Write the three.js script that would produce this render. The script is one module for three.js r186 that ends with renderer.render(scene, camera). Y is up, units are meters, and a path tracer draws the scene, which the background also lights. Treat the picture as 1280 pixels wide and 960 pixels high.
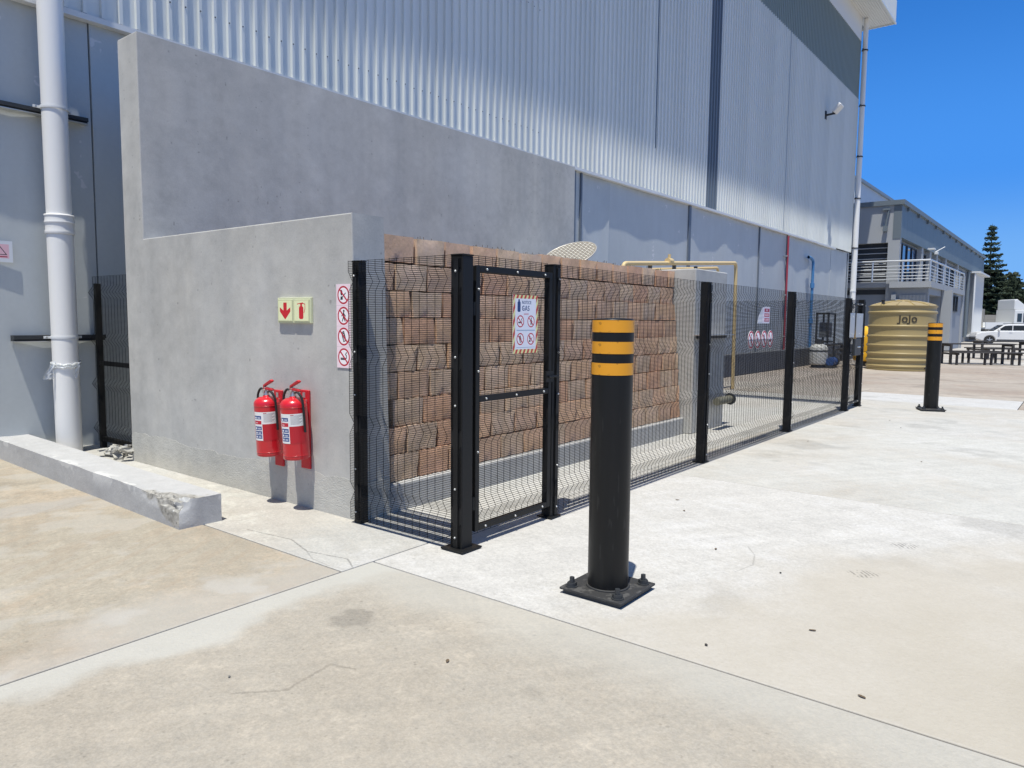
import * as THREE from 'three';
import { mergeGeometries, toCreasedNormals } from 'three/addons/utils/BufferGeometryUtils.js';
import { RoundedBoxGeometry } from 'three/addons/geometries/RoundedBoxGeometry.js';
import { TextGeometry } from 'three/addons/geometries/TextGeometry.js';
import { FontLoader } from 'three/addons/loaders/FontLoader.js';

// ------------------------------------------------------------------ camera, sky, sun, exposure
const scene = new THREE.Scene();
const camera = new THREE.PerspectiveCamera(55.66, 1024 / 768, 0.05, 2500);
{
  const yaw = 0.6626, pitch = -0.0884, roll = -0.0092;
  const F = new THREE.Vector3(Math.cos(yaw), 0, -Math.sin(yaw)), R = new THREE.Vector3(Math.sin(yaw), 0, Math.cos(yaw)), U = new THREE.Vector3(0, 1, 0);
  const f = F.clone().multiplyScalar(Math.cos(pitch)).addScaledVector(U, Math.sin(pitch));
  const u = U.clone().multiplyScalar(Math.cos(pitch)).addScaledVector(F, -Math.sin(pitch));
  const X = R.clone().multiplyScalar(Math.cos(roll)).addScaledVector(u, -Math.sin(roll));
  const Y = R.clone().multiplyScalar(Math.sin(roll)).addScaledVector(u, Math.cos(roll));
  camera.quaternion.setFromRotationMatrix(new THREE.Matrix4().makeBasis(X, Y, f.negate()));
  camera.position.set(-3.583, 1.55, 3.227);
  camera.updateMatrixWorld();
}
const renderer = new THREE.WebGLRenderer({ antialias: true });
renderer.toneMapping = THREE.LinearToneMapping;
renderer.toneMappingExposure = 1.08;
renderer.shadowMap.enabled = true;
const SUN = new THREE.Vector3(-0.275, 1, 0.115).normalize();
{
  const W = 1024, H = 512, d = new Float32Array(W * H * 4);
  const lerp = (a, b, t) => a + (b - a) * t, ss = (t) => t * t * (3 - 2 * t);
  const stops = [[0, [0.40, 0.56, 0.84]], [0.06, [0.17, 0.42, 0.86]], [0.18, [0.065, 0.285, 0.82]], [0.42, [0.028, 0.17, 0.57]], [1, [0.022, 0.095, 0.28]]];
  const v = new THREE.Vector3();
  for (let j = 0; j < H; j++) for (let i = 0; i < W; i++) {
    const el = ((j + 0.5) / H - 0.5) * Math.PI, az = ((i + 0.5) / W) * 2 * Math.PI;
    v.set(Math.cos(el) * Math.cos(az - Math.PI), Math.sin(el), Math.cos(el) * Math.sin(az - Math.PI));
    const s = Math.max(0, Math.sin(el));
    let c = stops[0][1];
    if (el > 0) for (let k = 0; k + 1 < stops.length; k++) if (s >= stops[k][0] && s <= stops[k + 1][0]) {
      const t = ss((s - stops[k][0]) / (stops[k + 1][0] - stops[k][0])); c = [0, 1, 2].map((q) => lerp(stops[k][1][q], stops[k + 1][1][q], t));
    }
    const g = Math.pow(Math.max(0, v.dot(SUN)), 5) * 0.30, o = (j * W + i) * 4, low = el < 0 ? 0.55 : 1;
    d[o] = (c[0] + g) * low; d[o + 1] = (c[1] + g) * low; d[o + 2] = (c[2] + g * 0.9) * low; d[o + 3] = 1;
  }
  const sky = new THREE.DataTexture(d, W, H, THREE.RGBAFormat, THREE.FloatType);
  sky.mapping = THREE.EquirectangularReflectionMapping; sky.magFilter = THREE.LinearFilter; sky.needsUpdate = true;
  scene.background = sky; scene.environment = sky;
}
const sun = new THREE.DirectionalLight(new THREE.Color().setRGB(1, 0.968, 0.885), 5.0);
sun.position.copy(SUN).multiplyScalar(60); sun.castShadow = true;
sun.shadow.mapSize.set(4096, 4096); Object.assign(sun.shadow.camera, { left: -70, right: 70, top: 70, bottom: -70, near: 1, far: 200 });
scene.add(sun, sun.target);

// ------------------------------------------------------------------ helpers
let seed = 1;
const rnd = () => { seed |= 0; seed = (seed + 0x6d2b79f5) | 0; let t = Math.imul(seed ^ (seed >>> 15), 1 | seed); t = (t + Math.imul(t ^ (t >>> 7), 61 | t)) ^ t; return ((t ^ (t >>> 14)) >>> 0) / 4294967296; };
const rr = (a, b) => a + (b - a) * rnd();
const hash = (x, y) => { let h = Math.imul(x, 374761393) + Math.imul(y, 668265263); h = Math.imul(h ^ (h >>> 13), 1274126177); return ((h ^ (h >>> 16)) >>> 0) / 4294967296; };
const noise = (x, y) => { const i = Math.floor(x), j = Math.floor(y), f = x - i, g = y - j, a = f * f * (3 - 2 * f), b = g * g * (3 - 2 * g);
  const p = hash(i, j), q = hash(i + 1, j), r = hash(i, j + 1), s = hash(i + 1, j + 1); return p + (q - p) * a + (r - p) * b + (p - q - r + s) * a * b; };
const fbm = (x, y, n = 4) => { let s = 0, a = 0.5, t = 0; for (let k = 0; k < n; k++) { s += a * noise(x, y); t += a; a *= 0.55; x = x * 2.03 + 17.1; y = y * 2.03 + 5.3; } return s / t; };
const sm = (a, b, x) => { const t = Math.min(1, Math.max(0, (x - a) / (b - a))); return t * t * (3 - 2 * t); };
const LUT = new Uint8Array(4097); for (let i = 0; i <= 4096; i++) { const v = i / 4096; LUT[i] = Math.round(255 * (v <= 0.0031308 ? 12.92 * v : 1.055 * Math.pow(v, 1 / 2.4) - 0.055)); }
function makeTex(w, h, W, H, fn, srgb = true) {          // fn(x metres, y metres, out) gives linear colour
  const d = new Uint8Array(w * h * 4), o = [0, 0, 0];
  for (let j = 0; j < h; j++) for (let i = 0; i < w; i++) {
    fn((i + 0.5) / w * W, (j + 0.5) / h * H, o); const k = (j * w + i) * 4;
    for (let q = 0; q < 3; q++) { const v = Math.min(1, Math.max(0, o[q])); d[k + q] = srgb ? LUT[(v * 4096) | 0] : v * 255; } d[k + 3] = 255;
  }
  const t = new THREE.DataTexture(d, w, h, THREE.RGBAFormat, THREE.UnsignedByteType);
  t.wrapS = t.wrapT = THREE.MirroredRepeatWrapping; t.magFilter = THREE.LinearFilter; t.minFilter = THREE.LinearMipmapLinearFilter; t.generateMipmaps = true;
  if (srgb) t.colorSpace = THREE.SRGBColorSpace; t.needsUpdate = true; return t;
}
const mat = (r, g, b, rough = 0.6, o = {}) => new THREE.MeshStandardMaterial({ color: new THREE.Color().setRGB(r, g, b), roughness: rough, ...o });
const texMat = (map, rough = 0.9, o = {}) => new THREE.MeshStandardMaterial({ map, roughness: rough, ...o });
const used = {};
const numbered = (n) => { const k = used[n] = (used[n] ?? -1) + 1; return k ? `${n}_${String(k).padStart(3, '0')}` : n; };
function tag(o, label, category, group) { o.userData.label = label; o.userData.category = category; if (group) o.userData.group = group; return o; }
function thing(name, label, category, p = [0, 0, 0], turn = 0, group) { const o = new THREE.Group(); o.name = numbered(name); o.position.set(...p); o.rotation.y = turn; scene.add(o); return tag(o, label, category, group); }
function clean(g) { let q = g.index ? g.toNonIndexed() : g; for (const k of Object.keys(q.attributes)) if (!['position', 'normal', 'uv'].includes(k)) q.deleteAttribute(k);
  if (!q.attributes.normal) q.computeVertexNormals(); if (!q.attributes.uv) q.setAttribute('uv', new THREE.BufferAttribute(new Float32Array(q.attributes.position.count * 2), 2)); q.morphAttributes = {}; return q; }
const merge = (a) => a.length === 1 ? clean(a[0]) : mergeGeometries(a.map(clean), false);
function obj(name, geos, material, parent = scene) {
  const m = new THREE.Mesh(Array.isArray(geos) ? merge(geos) : geos, material); m.name = parent === scene ? numbered(name) : name; m.castShadow = m.receiveShadow = true; parent.add(m); return m;
}
const stuff = (m) => { m.userData.kind = 'stuff'; return m; };
const struct = (m) => { m.userData.kind = 'structure'; return m; };
const bx = (w, h, d, x = 0, y = 0, z = 0) => new THREE.BoxGeometry(w, h, d).translate(x, y, z);
const bb = (x0, x1, y0, y1, z0, z1) => bx(x1 - x0, y1 - y0, z1 - z0, (x0 + x1) / 2, (y0 + y1) / 2, (z0 + z1) / 2);
const rb = (w, h, d, x, y, z, r = 0.006, s = 2) => new RoundedBoxGeometry(w, h, d, s, r).translate(x, y, z);
const cyl = (r0, r1, h, x, y, z, n = 24) => new THREE.CylinderGeometry(r0, r1, h, n).translate(x, y, z);   // r0 is the upper radius
const V = (x, y, z) => new THREE.Vector3(x, y, z);
function bar(a, b, r, n = 8) { const d = b.clone().sub(a), g = new THREE.CylinderGeometry(r, r, d.length(), n); g.applyQuaternion(new THREE.Quaternion().setFromUnitVectors(V(0, 1, 0), d.clone().normalize())); return g.translate((a.x + b.x) / 2, (a.y + b.y) / 2, (a.z + b.z) / 2); }
function pipe(pts, r, bend = 0.05, n = 10) {             // straight runs with rounded elbows
  const path = new THREE.CurvePath(), P = pts.map((p) => V(...p)); let at = P[0];
  for (let i = 1; i < P.length; i++) {
    if (i === P.length - 1) { path.add(new THREE.LineCurve3(at, P[i])); break; }
    const a = P[i].clone().add(P[i - 1].clone().sub(P[i]).setLength(bend)), b = P[i].clone().add(P[i + 1].clone().sub(P[i]).setLength(bend));
    path.add(new THREE.LineCurve3(at, a)); path.add(new THREE.QuadraticBezierCurve3(a, P[i], b)); at = b;
  }
  const L = path.getLength(); return new THREE.TubeGeometry(path, Math.max(8, Math.min(160, Math.round(L / (bend * 0.5)))), r, n, false);
}
function boxUV(g, W, H, ox = 0, oy = 0) {                // uv from the face's own plane, in textures of W by H metres
  g = clean(g); const p = g.attributes.position, n = g.attributes.normal, u = g.attributes.uv;
  for (let i = 0; i < p.count; i++) { const ax = Math.abs(n.getX(i)), ay = Math.abs(n.getY(i)), az = Math.abs(n.getZ(i));
    const a = ay > ax && ay > az ? [p.getX(i), p.getZ(i)] : ax > az ? [p.getZ(i), p.getY(i)] : [p.getX(i), p.getY(i)]; u.setXY(i, (a[0] + ox) / W, (a[1] + oy) / H); }
  return g;
}
function extrude(pts, depth, bevel = 0, holes = []) {
  const s = new THREE.Shape(pts.map(([x, y]) => new THREE.Vector2(x, y))); for (const h of holes) s.holes.push(new THREE.Path(h.map(([x, y]) => new THREE.Vector2(x, y))));
  return new THREE.ExtrudeGeometry(s, { depth, bevelEnabled: bevel > 0, bevelSize: bevel, bevelThickness: bevel, bevelOffset: -bevel, bevelSegments: 2, curveSegments: 12 });
}
function plate(w, h, t, paint, px = 512) {               // a flat print: box with a canvas on its front face (+z)
  const c = document.createElement('canvas'); c.width = px; c.height = Math.round(px * h / w); paint(c.getContext('2d'), c.width, c.height);
  const tx = new THREE.CanvasTexture(c); tx.colorSpace = THREE.SRGBColorSpace; tx.anisotropy = 8; return tx;
}

// ------------------------------------------------------------------ textures of the large surfaces
const grainTex = makeTex(1024, 1024, 2.4, 2.4, (x, y, o) => { const v = 0.42 * fbm(x * 60, y * 60, 3) + 0.38 * fbm(x * 9 + 4, y * 9, 3) + 0.2 * noise(x * 190, y * 190); o[0] = o[1] = o[2] = v; }, false);
const fineBump = (s) => { const t = grainTex.clone(); t.repeat.set(s, s); t.needsUpdate = true; return t; };
const speck = (x, y, f, cut) => { const n = noise(x * f, y * f) * 0.6 + hash(Math.floor(x * f * 2.1), Math.floor(y * f * 2.1)) * 0.4; return sm(cut, cut + 0.06, n); };
// ground slabs: base colour, warm stain colour and how much of it, pale cement film
function slabTex(w, h, W, H, c0, c1, warm, pale, s, extra) {
  return makeTex(w, h, W, H, (x, y, o) => {
    const a = fbm(x * 0.55 + s, y * 0.55 + s * 2, 5), b = fbm(x * 1.7 + s * 3, y * 1.7 - s, 5), c = fbm(x * 7 + s, y * 7, 4), d = fbm(x * 46, y * 46 + s, 3), e = noise(x * 240 + s, y * 240);
    const st = fbm((x * 0.8 + y * 0.6) * 1.2 + s, (y * 0.8 - x * 0.6) * 14, 4), sw = fbm((x * 0.3 - y * 0.95) * 0.9 + 7, (y * 0.3 + x * 0.95) * 22 + s, 3), g = noise(x * 95 + s, y * 95);
    const t = sm(0.40, 0.66, a * 0.55 + b * 0.25 + d * 0.2) * warm, q = sm(0.50, 0.66, b * 0.45 + c * 0.3 + d * 0.25) * pale, k = 0.95 + 0.13 * (c - 0.5) + 0.20 * (d - 0.5) + 0.17 * (e - 0.5) + 0.14 * (g - 0.5) + 0.12 * (b - 0.5) + 0.14 * (st - 0.5) + 0.10 * (sw - 0.5);
    for (let i = 0; i < 3; i++) { let v = c0[i] + (c1[i] - c0[i]) * t; v += (Math.min(0.52, v * 1.3) - v) * q; o[i] = v * k; }
    const dk = speck(x + s, y, 36, 0.88) * 0.2 + sm(0.64, 0.74, fbm(x * 1.1 + s * 7, y * 1.1, 4)) * 0.16; o[0] *= 1 - dk; o[1] *= 1 - dk; o[2] *= 1 - dk;
    if (extra) extra(x, y, o);
    const ed = Math.min(x, W - x, y, H - y), wr = sm(0.55, 0.75, fbm(x * 9 + s, y * 9, 4)); if (ed < 0.06) toward(o, [0.45, 0.43, 0.39], 0.3 * (1 - sm(0.004, 0.012 + 0.04 * wr, ed)));
  });
}
const dim = (o, f) => { o[0] *= f; o[1] *= f; o[2] *= f; };
const toward = (o, c, t) => { for (let i = 0; i < 3; i++) o[i] += (c[i] - o[i]) * t; };
function scuff(x, y, cx, cy, L, w, ang) { const c = Math.cos(ang), s = Math.sin(ang), u = (x - cx) * c + (y - cy) * s, v = -(x - cx) * s + (y - cy) * c; if (Math.abs(u) > L || Math.abs(v) > w) return 0;
  return (1 - sm(0.6, 1, Math.hypot(u / L, v / w))) * sm(0.45, 0.6, 0.5 + 0.5 * Math.sin(u * 240 + fbm(u * 14, v * 14, 2) * 5)) * sm(0.18, 0.5, noise(x * 45, y * 45)); }
function scratch(x, y, pts, w) { let m = 9; for (let i = 0; i + 1 < pts.length; i++) { const [ax, ay] = pts[i], [bx_, by] = pts[i + 1], dx = bx_ - ax, dy = by - ay, t = Math.min(1, Math.max(0, ((x - ax) * dx + (y - ay) * dy) / (dx * dx + dy * dy))); m = Math.min(m, Math.hypot(x - ax - dx * t, y - ay - dy * t)); }
  return (1 - sm(w * 0.4, w, m + (noise(x * 90, y * 90) - 0.5) * w)); }
const slabBump = { bumpMap: fineBump(1), bumpScale: 0.004 };
const G = {
  // x0, x1, z0, z1 of each slab of the yard
  near: [-6, -0.552, -0.254, 6.4], apron: [-0.54, 3.2, -0.254, 6.4], apron2: [3.212, 8.0, -0.254, 6.4], apron3: [8.012, 12.4, -0.254, 6.4],
  old: [-6, -0.80, -9, -0.266], strip: [-0.788, 0.9, -9, -0.266], inner: [0.912, 12.4, -9, -0.266],
};
const span = (k) => [G[k][1] - G[k][0], G[k][3] - G[k][2]];
const ground = new THREE.Group(); ground.name = 'ground'; ground.userData.kind = 'structure'; scene.add(ground);
function slab(k, map, y = 0) {
  const [x0, x1, z0, z1] = G[k], g = clean(new RoundedBoxGeometry(x1 - x0, 0.16, z1 - z0, 2, 0.006).translate((x0 + x1) / 2, y - 0.08, (z0 + z1) / 2)), p = g.attributes.position, u = g.attributes.uv;
  for (let i = 0; i < p.count; i++) u.setXY(i, (p.getX(i) - x0) / (x1 - x0), (p.getZ(i) - z0) / (z1 - z0));
  const b = grainTex.clone(); b.repeat.set((x1 - x0) / 2.4, (z1 - z0) / 2.4); b.needsUpdate = true;
  return obj('concrete_slab', g, texMat(map, 0.93, { bumpMap: b, bumpScale: 0.005 }), ground);
}
{
  let [W, H] = span('near'), [X, , Z] = G.near;
  slab('near', slabTex(2048, 2048, W, H, [0.385, 0.352, 0.295], [0.35, 0.305, 0.24], 0.6, 0.3, 3, (x, y, o) => {
    const wx = x + X, wz = y + Z, e = Math.min(wz + 0.254, 9) ;
    toward(o, [0.45, 0.442, 0.40], 0.75 * (1 - sm(0.16, 0.34, e + (fbm(wx * 2.2, wz * 2.2, 4) - 0.5) * 0.5)));             // pale mortar dust spread along the joint
    toward(o, [0.45, 0.44, 0.395], 0.5 * (1 - sm(0.08, 0.5, -0.55 - wx + (fbm(wx * 1.6, wz * 1.6 + 4, 4) - 0.5) * 0.5)));
    const s = scratch(wx, wz, [[-2.02, 0.55], [-1.86, 0.70], [-1.60, 0.66], [-1.56, 0.78]], 0.011) * 0.22; dim(o, 1 - s);
    const bl = sm(0.55, 0.75, 1 - Math.hypot((wx + 1.2) / 0.17, (wz - 0.33) / 0.2) + fbm(wx * 9, wz * 9, 3) * 0.9 - 0.2) * 0.22; dim(o, 1 - bl);
  }));
  [W, H] = span('apron'); const [AX, , AZ] = G.apron;
  slab('apron', slabTex(2048, 2048, W, H, [0.51, 0.495, 0.46], [0.41, 0.355, 0.28], 0.0, 0.25, 11, (x, y, o) => {
    const wx = x + AX, wz = y + AZ, m = wz - 0.55 * wx + (fbm(wx * 0.9, wz * 0.9, 5) - 0.5) * 2.6;
    toward(o, [0.415, 0.375, 0.305], 0.72 * sm(1.25, 2.25, m)); toward(o, [0.37, 0.33, 0.255], 0.35 * sm(2.3, 3.4, m + (fbm(wx * 3, wz * 3, 3) - 0.5)));
    let s = scuff(wx, wz, 2.03, 2.34, 0.115, 0.085, 0.9) + scuff(wx, wz, 1.22, 2.25, 0.115, 0.085, 0.9); dim(o, 1 - 0.42 * Math.min(1, s));
    s = scratch(wx, wz, [[0.75, 1.62], [0.95, 1.66], [1.15, 1.60], [1.30, 1.50]], 0.007) * 0.22; dim(o, 1 - s);
  }));
  [W, H] = span('apron2'); slab('apron2', slabTex(1024, 1024, W, H, [0.50, 0.492, 0.455], [0.40, 0.35, 0.28], 0.6, 0.3, 23));
  [W, H] = span('apron3'); slab('apron3', slabTex(1024, 1024, W, H, [0.49, 0.482, 0.45], [0.42, 0.37, 0.30], 0.6, 0.3, 31));
  [W, H] = span('old'); const [OX, , OZ] = G.old;
  slab('old', slabTex(1536, 2048, W, H, [0.36, 0.322, 0.255], [0.33, 0.27, 0.20], 0.9, 0.4, 41, (x, y, o) => {
    const wx = x + OX, wz = y + OZ; toward(o, [0.33, 0.32, 0.30], 0.55 * (1 - sm(0.5, 1, Math.hypot((wx + 1.45) / 0.7, (wz + 3.35) / 0.28) + fbm(wx * 4, wz * 4, 3) * 0.5 - 0.2)));
    const st = fbm(wx * 2.0 - wz * 1.1, (wx * 1.1 + wz * 2.0) * 7, 4); toward(o, [0.31, 0.24, 0.17], 0.28 * sm(0.52, 0.75, st)); toward(o, [0.42, 0.40, 0.36], 0.5 * (1 - sm(0.1, 0.5, -0.266 - wz + (fbm(wx * 2, wz * 2 + 9, 4) - 0.5) * 0.8)) + 0.35 * sm(0.55, 0.7, fbm(wx * 3 + 5, wz * 3, 4)));
  }));
  [W, H] = span('strip'); const [SX, , SZ] = G.strip;
  slab('strip', slabTex(1024, 2048, W, H, [0.46, 0.452, 0.42], [0.40, 0.36, 0.30], 0.5, 0.4, 53, (x, y, o) => {
    const wx = x + SX, wz = y + SZ; let c = 0;
    c = scratch(wx, wz, [[-0.66, -1.5], [-0.60, -1.05], [-0.69, -0.75], [-0.62, -0.42], [-0.70, -0.27]], 0.008) + 0.6 * scratch(wx, wz, [[-0.69, -0.75], [-0.76, -0.6], [-0.78, -0.4]], 0.007); dim(o, 1 - 0.4 * Math.min(1, c));
  }));
  [W, H] = span('inner'); slab('inner', slabTex(1024, 1024, W, H, [0.505, 0.498, 0.465], [0.42, 0.38, 0.32], 0.5, 0.3, 61));
  // the old yard beyond the apron, with a newer pale strip let into it
  const far = slabTex(1024, 1024, 40, 60, [0.36, 0.315, 0.265], [0.30, 0.245, 0.195], 0.9, 0.5, 71);
  G.farA = [12.412, 15.0, -9, -0.6]; G.farB = [12.412, 15.0, 2.4, 40]; G.pale = [12.412, 14.2, -0.588, 2.388]; G.farC = [14.212, 15.0, -0.588, 2.388]; G.farD = [15.012, 29.5, -9, 40]; G.farE = [29.512, 44, -9, 40];
  slab('farA', slabTex(512, 512, 3, 9, [0.40, 0.365, 0.315], [0.34, 0.295, 0.24], 0.8, 0.4, 73)); slab('farB', far); slab('farC', slabTex(256, 256, 1, 3, [0.40, 0.36, 0.31], [0.34, 0.29, 0.24], 0.8, 0.4, 79));
  slab('pale', slabTex(512, 512, 2, 3, [0.50, 0.495, 0.48], [0.44, 0.41, 0.37], 0.4, 0.4, 83));
  slab('farD', slabTex(1024, 1024, 15, 49, [0.37, 0.325, 0.275], [0.30, 0.245, 0.20], 0.9, 0.5, 89)); slab('farE', slabTex(1024, 1024, 15, 49, [0.42, 0.395, 0.355], [0.35, 0.31, 0.26], 0.8, 0.6, 97));
  // the car park beyond
  const park = extrude([[0, 0], [160, 0], [160, -0.3], [0, -0.3]], 70).translate(44.02, -0.012, -9);
  obj('car_park_slab', boxUV(park, 20, 20), texMat(slabTex(1024, 1024, 20, 20, [0.42, 0.40, 0.365], [0.36, 0.32, 0.27], 0.8, 0.5, 101), 0.93), ground);
  obj('earth_sheet', bb(-700, 900, -0.6, -0.11, -800, 800), mat(0.16, 0.13, 0.09, 0.95), ground);
}

// ------------------------------------------------------------------ concrete of the walls
function wallTex(w, h, W, H, base, s) {
  return makeTex(w, h, W, H, (x, y, o) => {
    const a = fbm(x * 0.7 + s, y * 0.5, 5), b = fbm(x * 3.1 + s, y * 1.5, 5), c = fbm(x * 16, y * 16 + s, 4), e = noise(x * 130, y * 130), tr = fbm(x * 5 + y * 1.5 + s, y * 9 - x * 2, 3), drip = fbm(x * 6 + s, y * 0.45, 3);
    const w2 = sm(0.46, 0.56, fbm(x * 1.3 + s + 0.35 * fbm(x * 6, y * 6, 3), y * 1.1 + 4, 3)), k = 1 + 0.34 * (a - 0.5) + 0.22 * (b - 0.5) + 0.14 * (c - 0.5) + 0.08 * (e - 0.5) + 0.16 * (tr - 0.5) + 0.14 * (drip - 0.5) + 0.05 * (w2 - 0.5);
    const pit = speck(x, y + s, 24, 0.90) * 0.32, f = k * (1 - pit); o[0] = base[0] * f * (1 + 0.03 * (b - 0.5)); o[1] = base[1] * f; o[2] = base[2] * f * (1 - 0.05 * (b - 0.5));
  });
}
const concTex = wallTex(2048, 1024, 8, 4, [0.485, 0.475, 0.442], 5);
const wallBump = grainTex.clone(); wallBump.repeat.set(8 / 2.4, 4 / 2.4); wallBump.needsUpdate = true;
const M = {
  conc: texMat(concTex, 0.85, { bumpMap: wallBump, bumpScale: 0.0012 }),
  raw: texMat(wallTex(1024, 512, 2, 1, [0.475, 0.462, 0.415], 77), 0.95, { bumpMap: grainTex, bumpScale: 0.005 }),
  black: new THREE.MeshPhysicalMaterial({ color: new THREE.Color().setRGB(0.011, 0.011, 0.011), roughness: 0.5, specularIntensity: 0.55 }), wire: new THREE.MeshPhysicalMaterial({ color: new THREE.Color().setRGB(0.010, 0.010, 0.010), roughness: 0.7, specularIntensity: 0.3 }), zinc: mat(0.62, 0.62, 0.6, 0.35, { metalness: 0.8 }),
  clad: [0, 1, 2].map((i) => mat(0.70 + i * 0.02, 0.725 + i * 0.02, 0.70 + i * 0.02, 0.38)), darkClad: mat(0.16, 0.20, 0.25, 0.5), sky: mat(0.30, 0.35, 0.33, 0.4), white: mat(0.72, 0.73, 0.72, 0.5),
  pvc: mat(0.82, 0.81, 0.775, 0.35), rail: mat(0.03, 0.033, 0.036, 0.5), grey: mat(0.3, 0.32, 0.34, 0.6), dark: mat(0.035, 0.038, 0.042, 0.6), glass: mat(0.04, 0.06, 0.09, 0.05, { metalness: 0.2 }),
};
const lowTex = makeTex(1024, 1024, 6, 6, (x, y, o) => { const a = fbm(x * 0.6, y * 0.6, 4), b = fbm(x * 4, y * 2, 4), c = fbm(x * 30, y * 30, 2), d = fbm(x * 5, y * 0.4, 3), k = 1 + 0.14 * (a - 0.5) + 0.10 * (b - 0.5) + 0.05 * (c - 0.5) + 0.06 * (d - 0.5); o[0] = 0.50 * k; o[1] = 0.53 * k; o[2] = 0.53 * k; const w = sm(0.885, 0.905, noise(x * 2.6 + 3, y * 1.7) * 0.8 + 0.2 * fbm(x * 20, y * 20, 2)); for (let q = 0; q < 3; q++) o[q] += (0.66 - o[q]) * w; });
M.low = texMat(lowTex, 0.55);

// ------------------------------------------------------------------ the warehouse
const shed = thing('warehouse', 'tall warehouse of white ribbed cladding with a deep eave over a grey wall', 'warehouse');
const ZC = -6.0, X0 = -12.6, X1 = 35.25, PITCH = 0.2;
{
  // ribbed sheets: profile of four ribs, extruded upwards
  const prof = []; for (let k = 0; k < 4; k++) { const a = k * PITCH; prof.push([a, 0], [a + 0.132, 0], [a + 0.137, 0.044], [a + 0.176, 0.044], [a + 0.190, 0]); } prof.push([4 * PITCH + 0.0008, 0.0005]);
  function sheet(y0, y1, t = 0.002) {
    const pos = [], idx = []; prof.forEach(([x, z]) => { pos.push(x, y0, z, x, y1, z); });
    const n = prof.length, g = new THREE.BufferGeometry();
    prof.forEach(([x, z]) => { pos.push(x, y0, z - 0.004, x, y1, z - 0.004); });
    for (let i = 0; i + 1 < n; i++) { const a = 2 * i, o = 2 * n; idx.push(a, a + 2, a + 1, a + 1, a + 2, a + 3, o + a, o + a + 1, o + a + 2, o + a + 1, o + a + 3, o + a + 2, a, o + a, a + 2, a + 2, o + a, o + a + 2); }
    g.setAttribute('position', new THREE.Float32BufferAttribute(pos, 3)); g.setIndex(idx); const q = g.toNonIndexed(); q.computeVertexNormals(); return clean(q);
  }
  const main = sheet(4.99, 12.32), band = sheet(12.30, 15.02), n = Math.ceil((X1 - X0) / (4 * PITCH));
  for (let i = 0; i < n; i++) {
    const x = X1 - (i + 1) * 4 * PITCH, dz = (i % 2) * 0.0015;
    const dark = Math.abs(x + 0.4 - 18.05) < 0.4;
    const m = obj('cladding_sheet', main, dark ? M.darkClad : M.clad[(i * 7) % 3], shed); m.position.set(x, 0, ZC + dz); m.rotation.y = (hash(i, 9) - 0.5) * 0.003; if (dark) m.userData.label = 'dark grey ribbed sheet between white ones';
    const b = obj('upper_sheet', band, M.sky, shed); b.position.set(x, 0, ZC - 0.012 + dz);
  }
  const fl = []; for (let i = 0; i < 15; i++) { const a = X0 + i * 3, b = Math.min(X1, a + 3.02), s = ((i * 37) % 7 - 3) * 0.002; fl.push(bb(a, b, 4.922 + s, 4.932 + s, ZC - 0.06, ZC + 0.05), bb(a, b, 4.932 + s, 4.988 + s, ZC + 0.042 + (i % 2) * 0.002, ZC + 0.05 + (i % 2) * 0.002)); }
  obj('drip_flashing', fl, M.white, shed);
  const sc = []; for (let x = X0 + 0.148; x < 9; x += PITCH) for (const y of [5.45, 7.9]) sc.push(new THREE.CylinderGeometry(0.009, 0.009, 0.012, 6).rotateX(Math.PI / 2).translate(x - ((x - X1) % PITCH) - 0.047, y + Math.sin(x * 9) * 0.012, ZC + 0.046));
  stuff(obj('cladding_screws', sc, M.dark, shed));
  for (const [x, y0, y1] of [[14.27, 6.1, 12.3], [24.85, 5.0, 12.3]]) obj('lap_joint', bb(x - 0.012, x + 0.012, y0, y1, ZC - 0.02, ZC + 0.048), M.darkClad, shed);
  // fascia band, soffit and roof edge
  obj('fascia_panel', bb(X0, X1, 15.02, 16.1, ZC - 0.05, ZC + 0.03), M.white, shed);
  const so = []; for (let z = -4.88; z > ZC - 0.1; z -= 0.1) so.push(bb(X0, 36.85, 16.1, 16.13, z - 0.085, z)); obj('soffit', [...so, bb(X0, 36.85, 16.13, 16.18, ZC - 0.2, -4.88)], M.white, shed);
  const ed = []; for (let z = -4.93; z > -26; z -= 0.25) ed.push(bb(36.85, 36.88, 16.05, 17.1, z - 0.16, z));
  for (let x = X0; x < 36.7; x += 0.25) ed.push(bb(x, x + 0.16, 16.05, 17.1, -4.85, -4.82));
  obj('roof_fascia', [...ed, bb(X0, 36.9, 16.04, 16.13, -4.855, -4.81), bb(X0, 36.85, 16.05, 17.1, -4.88, -4.85), bb(36.81, 36.85, 16.05, 17.1, -26, -4.88)], M.clad[1], shed);
  obj('roof', bb(X0, 36.81, 16.18, 17.05, -26, -4.88), M.grey, shed);
  obj('end_wall', bb(X1 - 0.05, X1, 0, 16.1, -26, ZC - 0.06), M.clad[0], shed);
  obj('inner_core', bb(X0, X1 - 0.06, 0, 16.08, -26, -6.3), M.grey, shed);
  // lower wall: big panels, gently dished so that the shadow of the cladding waves across them
  const joints = [-12.583, -9.445, -6.198, -3.006, 0.273, 3.649, 7.003, 10.466, 12.13, 16.688, 19.664, 22.585, 25.615, 28.753, 32.0, 35.224];
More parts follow.
